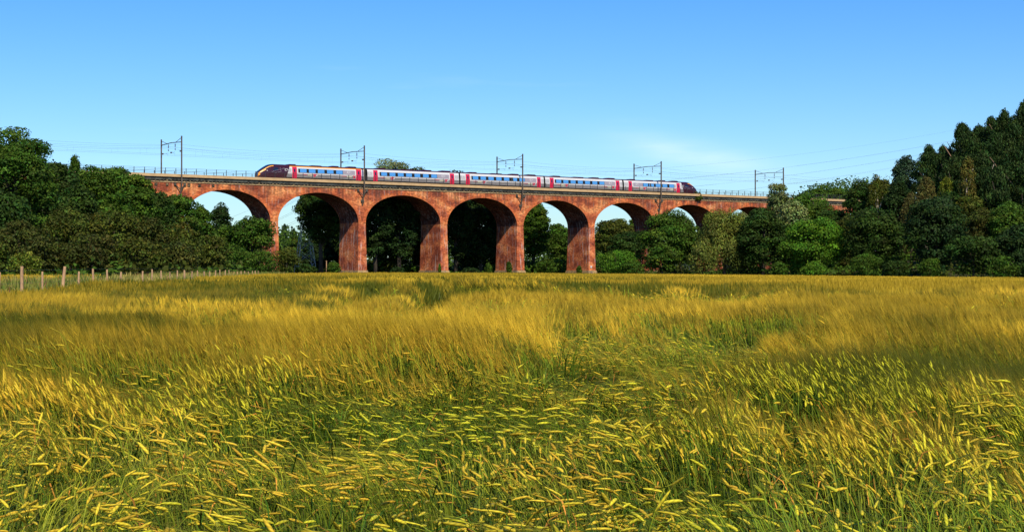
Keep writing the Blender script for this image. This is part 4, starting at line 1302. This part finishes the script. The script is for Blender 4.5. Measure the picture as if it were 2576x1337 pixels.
def lodged(x, y):
    """0 standing .. 1 beaten flat"""
    px = CX + FPX * x / np.maximum(y, 1.0)
    yb = np.interp(px, LODGE[:, 0], LODGE[:, 1])
    yb = yb * (1 + 0.46 * (vnoise(x, y, 2.6, 24) - 0.5) + 0.30 * (vnoise(x, y, 1.1, 21) - 0.5) + 0.14 * (vnoise(x, y, 0.45, 22) - 0.5))
    l = 1 - sstep(-1.5, 1.5, y - yb)
    # further patch beyond, and small hollows in the stand
    d = np.hypot((x - 4.2) / 3.4, (y - 40) / 7.5)
    l = np.maximum(l, 0.9 * (1 - sstep(0.6, 1.1, d + 0.5 * (vnoise(x, y, 1.6, 23) - 0.5))))
    h = vnoise(x, y, 3.2, 31) * 0.55 + vnoise(x, y * 0.6, 1.6, 32) * 0.45
    l = np.maximum(l, 0.7 * sstep(0.66, 0.76, h) * (1 - sstep(60, 110, y)))
    # islands left standing inside the beaten part
    k = vnoise(x, y, 1.9, 33) * 0.6 + vnoise(x, y, 0.8, 34) * 0.4
    return np.maximum(l * (1 - 0.75 * sstep(0.60, 0.72, k) * sstep(8.3, 9.5, y)), hollow(x, y))


def hollow(x, y):
    h = np.zeros_like(x)
    for xc, yc, a, b in ((1.7, 17.0, 2.1, 3.8), (2.45, 10.6, 1.0, 1.6), (-1.5, 10.2, 1.5, 0.9), (0.3, 12.0, 1.0, 1.1), (3.4, 23.0, 1.9, 3.4), (1.35, 8.4, 0.5, 0.6)):
        h = np.maximum(h, np.exp(-((x - xc) / a) ** 2 - ((y - yc) / b) ** 2))
    return sstep(0.35, 0.75, h + 0.35 * (vnoise(x, y, 0.6, 95) - 0.5))


def tramline(x, y):
    c = -1.7 - 0.03 * y
    d = np.minimum(np.abs(x - c - 0.9), np.abs(x - c + 0.9))
    return (1 - sstep(0.28, 0.50 + 0.002 * y, d)) * sstep(26, 34, y) * (1 - sstep(110, 150, y))


def crop_height(x, y, l):
    h = (0.34 * (vnoise(x * 0.45, y, 2.2, 41) - 0.5) + 0.20 * (vnoise(x * 0.35, y, 5.5, 42) - 0.5) + 0.20 * (vnoise(x * 0.7, y, 0.75, 43) - 0.5))
    h = 0.71 + h * (1 - 0.65 * sstep(60, 130, y))
    lo = 0.43 + 0.46 * (vnoise(x, y, 1.2, 44) - 0.45)
    lo = lo * (1 - 0.66 * hollow(x, y))
    h = h * (1 - l) + lo * l
    return h * (1 - 0.72 * tramline(x, y))


def ribbon(P, W, side):
    """P (n,k,3) centre lines, W (n,k) half widths, side (n,3)"""
    n, k, _ = P.shape
    V = np.stack([P - side[:, None] * W[..., None], P + side[:, None] * W[..., None]], 2).reshape(-1, 3)
    i = (np.arange(n)[:, None] * (2 * k) + np.arange(k - 1)[None] * 2).ravel()
    Q = np.stack([i, i + 1, i + 3, i + 2], -1)
    return V, Q


class Geo:
    def __init__(self): self.V, self.Q, self.T, self.C, self.n = [], [], [], [], 0

    def add(self, V, C, Q=None, T=None):
        if Q is not None: self.Q.append(Q + self.n)
        if T is not None: self.T.append(T + self.n)
        self.V.append(V.astype(np.float32)); self.C.append(np.clip(C, 0.003, 0.95).astype(np.float32)); self.n += len(V)

    def build(self, name, material):
        me = fast_mesh(name, np.concatenate(self.V), np.concatenate(self.Q) if self.Q else None, np.concatenate(self.T) if self.T else None, np.concatenate(self.C))
        me.materials.append(material)
        o = bpy.data.objects.new(name, me); COL.objects.link(o)
        return o


def spread(y0, y1, dens, rng, margin=4.0):
    A = 0.69 * (y1 * y1 - y0 * y0) / 2 + margin * (y1 - y0)
    n = int(A * dens)
    y = np.sqrt(rng.random(n) * (y1 * y1 - y0 * y0) + y0 * y0)
    x = (rng.random(n) * 2 - 1) * (0.345 * y + margin / 2)
    return x, y


def nrm(v): return v / (np.linalg.norm(v, axis=-1, keepdims=True) + 1e-9)


def ripe_light_field(x, y, rng):  # ripening patches plus painted light: gold crests, darkened dips, following crop height
    rp = -0.055 + vnoise(x * 0.5, y, 2.6, 61) * 0.36 + vnoise(x * 0.35, y, 9.0, 62) * 0.28 + vnoise(x * 0.7, y, 0.8, 63) * 0.36
    far = sstep(32, 60, y); vfar = sstep(80, 120, y)
    big = vnoise(x * 0.8, y, 15, 64) * (1 - vfar) + vnoise(x * 1.4, y, 42, 65) * vfar
    rp = rp * (1 - 0.62 * far) + big * 0.62 * far
    amp = 3.7 + 1.6 * far
    return np.clip((rp - 0.37) * amp + 1.9 * (vnoise(x * 0.45, y, 2.2, 41) - 0.5) * sstep(10, 16, y) * (1 - far) + 0.9 * (vnoise(x * 0.7, y, 0.75, 43) - 0.5)
                   + rng.normal(size=len(x)) * 0.18, 0, 1)[:, None] * (1 - 0.95 * tramline(x, y)[:, None])


def barley(g, x, y, rng, lod):
    l = lodged(x, y)
    keep = rng.random(len(x)) > 0.30 * l
    x, y, l = x[keep], y[keep], l[keep]
    n = len(x)
    gz = ground_z(x, y)
    flat = l > rng.uniform(0.2, 0.8, n)
    # beaten crop lies in bundles that share a direction, a slant and a height
    xw = (x + 0.5 * (vnoise(x, y, 0.35, 91) - 0.5)) / 0.46; yw = (y + 0.5 * (vnoise(x, y, 0.35, 92) - 0.5)) / 0.60
    h1, h2, h3, h4 = (hash2(xw, yw, q) for q in (1, 2, 3, 4))
    open_ = sstep(0.52, 0.66, vnoise(x, y, 1.25, 93) * 0.6 + vnoise(x * 1.0, y, 0.5, 94) * 0.4)     # hollows where upright green stalks show
    hol = hollow(x, y)
    open_ = np.maximum(open_, hol)
    upright = flat & (rng.random(n) < 0.36 + 0.36 * (1 - sstep(-1.2, 0.3, x)) + 0.50 * open_)
    H = crop_height(x, y, l) * np.where(flat, (0.62 + 0.75 * h3) * rng.uniform(0.75, 1.2, n), rng.uniform(0.84, 1.10, n))
    H = np.where(upright, np.maximum(H, 0.40 * rng.uniform(0.8, 1.5, n) * (1 - 0.45 * hol)), H)
    noear = flat & (rng.random(n) < np.where(open_ > 0.5, 0.72, np.where(hash2(xw, yw, 8) > 0.45, 0.22, 0.70)))
    # direction the stalks were beaten down / blown: slowly turning over the field
    az = np.pi * 0.86 + 5.0 * (vnoise(x, y, 2.4, 51) - 0.5) + 2.6 * (h1 - 0.5) + rng.normal(size=n) * 0.22
    az = np.where(rng.random(n) < 0.08, rng.uniform(0, 2 * np.pi, n), az)
    az_st = np.pi * (0.70 + 0.6 * (vnoise(x, y, 5, 52) - 0.5)) + rng.normal(size=n) * 0.5
    a = np.where(flat, az, az_st)
    dirh = np.stack([np.cos(a), np.sin(a), np.zeros(n)], -1)
    lean = np.where(flat & ~upright, (0.18 + 0.55 * h2) * rng.uniform(0.8, 1.2, n), np.where(upright, rng.uniform(0.08, 0.40, n), rng.uniform(0.06, 0.22, n)))
    base = np.stack([x, y, gz], -1)
    top = base + dirh * lean[:, None] * 0.75 + np.array([0, 0, 1.0]) * H[:, None]
    mid = base + dirh * (lean * 0.12)[:, None] + np.array([0, 0, 1.0]) * (H * np.where(flat, 0.85, 0.68))[:, None]
    # colour drift over the field: gold, greener, browner patches, plus painted light on crests
    ripe_light = ripe_light_field(x, y, rng)
    var = rng.uniform(0.8, 1.2, (n, 1)) * (0.72 + 0.56 * hash2(x / 0.22, y / 0.30, 7))[:, None]
    stem_c = (np.array([.170, .240, .012]) * (1 - ripe_light * 0.5) + np.array([.58, .46, .030]) * ripe_light * 0.5) * rng.uniform(0.2, 1.5, (n, 1))
    ear_c = (np.array([.70, .64, .030]) * (1 - ripe_light) + np.array([.98, .58, .040]) * ripe_light) * rng.uniform(0.45, 1.15, (n, 1))
    awn_g, awn_r = np.array([.080, .084, .006]), np.array([.43, .275, .018])
    awn_c = (awn_g * (1 - ripe_light) + awn_r * ripe_light) * var
    gl = (sstep(0.68, 0.84, vnoise(x * 0.7, y, 1.6, 66)) * sstep(11, 17, y) * (1 - tramline(x, y)))[:, None]
    awn_c = awn_c * (1 - gl) + np.array([.70, .44, .03]) * gl * var
    awn_c = np.where(flat[:, None], awn_c * 0.5 + np.array([.13, .145, .025]), awn_c)
    ear_c = np.where(noear[:, None], stem_c, ear_c)
    ear_c = np.where((~flat)[:, None] & (y > 13.5)[:, None], ear_c * 0.45 + awn_c * 0.45, ear_c)
    side = nrm(np.stack([np.cos(rng.uniform(-.9, .9, n)), np.sin(rng.uniform(-.9, .9, n)) * 0.6, np.zeros(n)], -1))
    wide = np.maximum(0.0015, y * 0.00014) * np.where(flat, 1.35, 1.0)
    # stalk
    ts = np.array([0.0, 0.5, 0.8, 1.0]) if lod == 0 else np.array([0.25, 0.65, 1.0])
    B = ((1 - ts)[None, :, None] ** 2 * base[:, None] + 2 * (ts * (1 - ts))[None, :, None] * mid[:, None] + (ts ** 2)[None, :, None] * top[:, None])
    V, Q = ribbon(B, wide[:, None] * np.linspace(1.25, 0.8, len(ts))[None], side)
    # gold-green near the ear, green foot darkened to stand for shade between stalks
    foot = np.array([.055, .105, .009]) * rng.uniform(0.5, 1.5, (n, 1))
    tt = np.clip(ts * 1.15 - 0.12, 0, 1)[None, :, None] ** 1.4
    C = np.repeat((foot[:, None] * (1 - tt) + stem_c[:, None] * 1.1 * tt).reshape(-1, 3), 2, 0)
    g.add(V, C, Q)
    # ear direction: goes on from the stalk and nods over
    tang = nrm(top - mid)
    nod = np.where(flat & ~upright, (0.05 + 1.5 * h4) * rng.uniform(0.7, 1.3, n), np.where(upright, rng.uniform(0.0, 1.1, n), rng.uniform(0.05, 0.6, n)))
    ed = nrm(tang + dirh * nod[:, None] + np.array([0, 0, -0.22]) * nod[:, None])
    EL = rng.uniform(0.055, 0.115, n) if lod == 0 else rng.uniform(0.07, 0.10, n)
    e1 = nrm(np.cross(ed, np.array([0.13, 0.21, 1.0]) + 0 * ed)); e2 = np.cross(e1, ed)
    ew = np.maximum(0.0096, y * 0.00048) * rng.uniform(0.6, 1.2, n) * np.where(flat | (y < 13.5), 1.0, 0.6) * np.where(noear, 0.25, 1.0)
    bend = np.array([0, 0, -1.0])
    tips = top + ed * EL[:, None] + bend * (EL * 0.10 * nod)[:, None]
    if lod == 0:
        R = 8; S = 5
        prof = np.array([.35, .85, 1.0, 1.0, .98, .92, .75, .30])
    else:
        R = 3; S = 3
        prof = np.array([.4, 1.0, .35])
    tt = np.linspace(0, 1, R)
    cen = top[:, None] + ed[:, None] * (EL[:, None] * tt[None])[..., None] + bend * ((EL * 0.10 * nod)[:, None] * tt[None] ** 2)[..., None]
    ang = 2 * np.pi * np.arange(S) / S
    ringp = (cen[:, :, None] + (e1[:, None, None] * np.cos(ang)[None, None, :, None] + e2[:, None, None] * np.sin(ang)[None, None, :, None] * 0.8)
             * (ew[:, None] * prof[None])[:, :, None, None])
    V = ringp.reshape(-1, 3)
    i0 = np.arange(n) * R * S
    q = []
    for r in range(R - 1):
        for s in range(S):
            q.append([r * S + s, r * S + (s + 1) % S, (r + 1) * S + (s + 1) % S, (r + 1) * S + s])
    Q = (i0[:, None, None] + np.array(q)[None]).reshape(-1, 4)
    if lod == 0:   # kernel rows
        kern = np.where((np.arange(R)[:, None] + np.arange(S)[None]) % 2 == 0, 1.18, 0.66).ravel()
    else: kern = np.ones(R * S)
    C = np.repeat(ear_c, R * S, 0) * np.tile(kern, n)[:, None]
    g.add(V, C, Q)
    # awns: long bristles fanning on from the ear
    A = 10 if lod == 0 else 9
    for k in range(A):
        sel = np.arange(n) if k < 4 else np.where(~flat)[0]
        m = len(sel)
        t0 = rng.uniform(0.1, 0.95, m)
        p0 = top[sel] + ed[sel] * (EL[sel] * t0)[:, None]
        fl = flat[sel][:, None]
        d = nrm(ed[sel] + rng.normal(size=(m, 3)) * np.where(fl, 0.13, 0.20) + np.array([0, 0, 1.0]) * np.where(fl, 0.04, 0.22))
        L_ = rng.uniform(0.11, 0.19, m) * (1.0 if lod == 0 else 1.25)
        ww = (np.maximum(0.0006, y * 0.00007) * np.where(flat, 0.75, 1.0))[sel][:, None]
        sd = nrm(np.cross(d, np.array([0.1, 1.0, 0.2]) + rng.normal(size=(m, 3)) * 0.4))
        V = np.stack([p0 - sd * ww, p0 + sd * ww, p0 + d * L_[:, None]], 1).reshape(-1, 3)
        g.add(V, np.repeat(awn_c[sel] * rng.uniform(0.85, 1.15, (m, 1)), 3, 0), None, np.arange(m * 3).reshape(m, 3))
    # leaves, some of them dry and orange
    for k in range(2 if lod == 0 else 1):
        lw0 = np.where(flat & (rng.random(n) < 0.70), 0.0, 1.0)[:, None]
        t0 = rng.uniform(0.15, 0.70, n)[:, None]
        p0 = base * (1 - t0) ** 2 + 2 * mid * t0 * (1 - t0) + top * t0 ** 2
        b = rng.uniform(0, 2 * np.pi, n)
        dh = np.stack([np.cos(b), np.sin(b), np.zeros(n)], -1)
        LL = rng.uniform(0.12, 0.26, n)[:, None]
        p1 = p0 + dh * LL * 0.35 + np.array([0, 0, 1.0]) * LL * 0.55
        p2 = p0 + dh * LL * 0.9 + np.array([0, 0, 1.0]) * LL * rng.uniform(0.1, 0.8, (n, 1))
        Pm = np.stack([p0, p1, p2], 1)
        sd = nrm(np.cross(dh, np.array([0, 0, 1.0]) + rng.normal(size=(n, 3)) * 0.5))
        lw = lw0 * np.maximum(0.0042, y * 0.00022)[:, None] * np.array([0.7, 1.0, 0.15])[None]
        V, Q = ribbon(Pm, lw, sd)
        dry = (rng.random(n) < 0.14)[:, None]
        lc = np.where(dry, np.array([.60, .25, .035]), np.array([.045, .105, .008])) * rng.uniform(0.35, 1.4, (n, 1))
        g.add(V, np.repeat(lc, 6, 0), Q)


def tufts(g, x, y, rng, blades):
    """standing crop too far off to tell ears apart: brushes of bristles"""
    n = len(x)
    l = lodged(x, y)
    H = crop_height(x, y, l) * rng.uniform(0.85, 1.1, n)
    gz = ground_z(x, y)
    ripe_light = ripe_light_field(x, y, rng)
    base = np.stack([x, y, gz], -1)
    wv = 0.10 + 0.00028 * y
    for k in range(blades):
        b = base + np.stack([rng.normal(size=n) * wv, rng.normal(size=n) * wv, np.zeros(n)], -1)
        t = b + np.stack([rng.normal(size=n) * 0.14 - 0.05, rng.normal(size=n) * 0.14, H * rng.uniform(0.75, 1.12, n)], -1)
        m = b * 0.35 + t * 0.65 + np.stack([np.zeros(n), np.zeros(n), 0.05 * H], -1)
        b2 = b.copy(); b2[:, 2] += H * 0.1
        P = np.stack([b2, m, t], 1)
        a = rng.uniform(-0.7, 0.7, n)
        sd = np.stack([np.cos(a), np.sin(a), np.zeros(n)], -1)
        w = (0.006 + 0.00030 * y)[:, None] * np.array([0.7, 1.0, 0.12])[None]
        V, Q = ribbon(P, w, sd)
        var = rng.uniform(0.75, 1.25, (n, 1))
        hi = (np.array([.090, .094, .007]) * (1 - ripe_light) + np.array([.43, .275, .018]) * ripe_light) * var
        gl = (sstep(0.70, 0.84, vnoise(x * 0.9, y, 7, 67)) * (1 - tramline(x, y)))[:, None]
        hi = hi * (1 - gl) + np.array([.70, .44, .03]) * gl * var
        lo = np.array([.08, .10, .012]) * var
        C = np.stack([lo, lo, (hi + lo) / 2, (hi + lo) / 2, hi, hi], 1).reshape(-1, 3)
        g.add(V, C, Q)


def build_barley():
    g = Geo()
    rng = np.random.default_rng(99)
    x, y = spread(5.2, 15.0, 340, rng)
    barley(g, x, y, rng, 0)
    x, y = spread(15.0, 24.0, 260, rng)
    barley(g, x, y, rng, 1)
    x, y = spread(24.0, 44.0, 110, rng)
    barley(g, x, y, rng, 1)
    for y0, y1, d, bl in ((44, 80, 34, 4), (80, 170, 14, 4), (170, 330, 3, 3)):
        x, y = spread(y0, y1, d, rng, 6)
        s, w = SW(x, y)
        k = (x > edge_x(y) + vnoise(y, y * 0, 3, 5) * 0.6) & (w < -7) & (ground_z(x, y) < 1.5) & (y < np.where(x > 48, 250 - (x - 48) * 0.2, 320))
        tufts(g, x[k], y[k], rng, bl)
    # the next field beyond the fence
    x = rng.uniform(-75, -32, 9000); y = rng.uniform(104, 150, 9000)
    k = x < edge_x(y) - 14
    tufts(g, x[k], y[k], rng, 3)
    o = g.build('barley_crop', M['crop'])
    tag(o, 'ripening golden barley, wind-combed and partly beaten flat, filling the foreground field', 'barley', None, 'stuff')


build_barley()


def build_rough_grass():
    """uncut grass and weeds along the fence and under the viaduct"""
    g = Geo()
    rng = np.random.default_rng(5)
    n = 26000
    y = np.sqrt(rng.random(n) * (230 ** 2 - 45 ** 2) + 45 ** 2)
    x = edge_x(y) - rng.uniform(-0.2, 13.0, n) ** 1.0
    n2 = 16000
    s2 = rng.uniform(-6, 190, n2); w2 = rng.uniform(-8.0, 9.0, n2)
    xx, yy = F(s2, w2)
    x = np.concatenate([x, xx]); y = np.concatenate([y, yy]); n = len(x)
    gz = ground_z(x, y)
    under = np.arange(n) >= n - n2
    tall = np.where(under, rng.uniform(0.15, 0.45, n), rng.uniform(0.30, 0.80, n) * (0.35 + 0.9 * vnoise(x, y, 3, 71)))
    kind = vnoise(x, y, 4, 72) + rng.normal(size=n) * 0.15
    colr = np.where((kind > 0.68)[:, None], np.array([.36, .28, .070]), np.where((kind > 0.42)[:, None], np.array([.21, .20, .035]), np.array([.10, .14, .02])))
    colr = np.where((rng.random(n) < 0.05)[:, None], np.array([.24, .10, .045]), colr)
    for k in range(4):
        b = np.stack([x + rng.normal(size=n) * 0.22, y + rng.normal(size=n) * 0.22, gz], -1)
        t = b + np.stack([rng.normal(size=n) * 0.16, rng.normal(size=n) * 0.16, tall * rng.uniform(0.7, 1.2, n)], -1)
        m = (b + t) / 2 + np.array([0, 0, 0.06])
        a = rng.uniform(-0.8, 0.8, n); sd = np.stack([np.cos(a), np.sin(a), np.zeros(n)], -1)
        w = (0.02 + 0.00022 * y)[:, None] * np.array([1, 0.85, 0.15])[None]
        V, Q = ribbon(np.stack([b, m, t], 1), w, sd)
        g.add(V, np.repeat(colr * rng.uniform(0.6, 1.4, (n, 1)), 6, 0), Q)
    o = g.build('rough_grass', M['crop'])
    tag(o, 'uncut rough grass and weeds along the fence and around the pier feet', 'grass', None, 'stuff')


build_rough_grass()
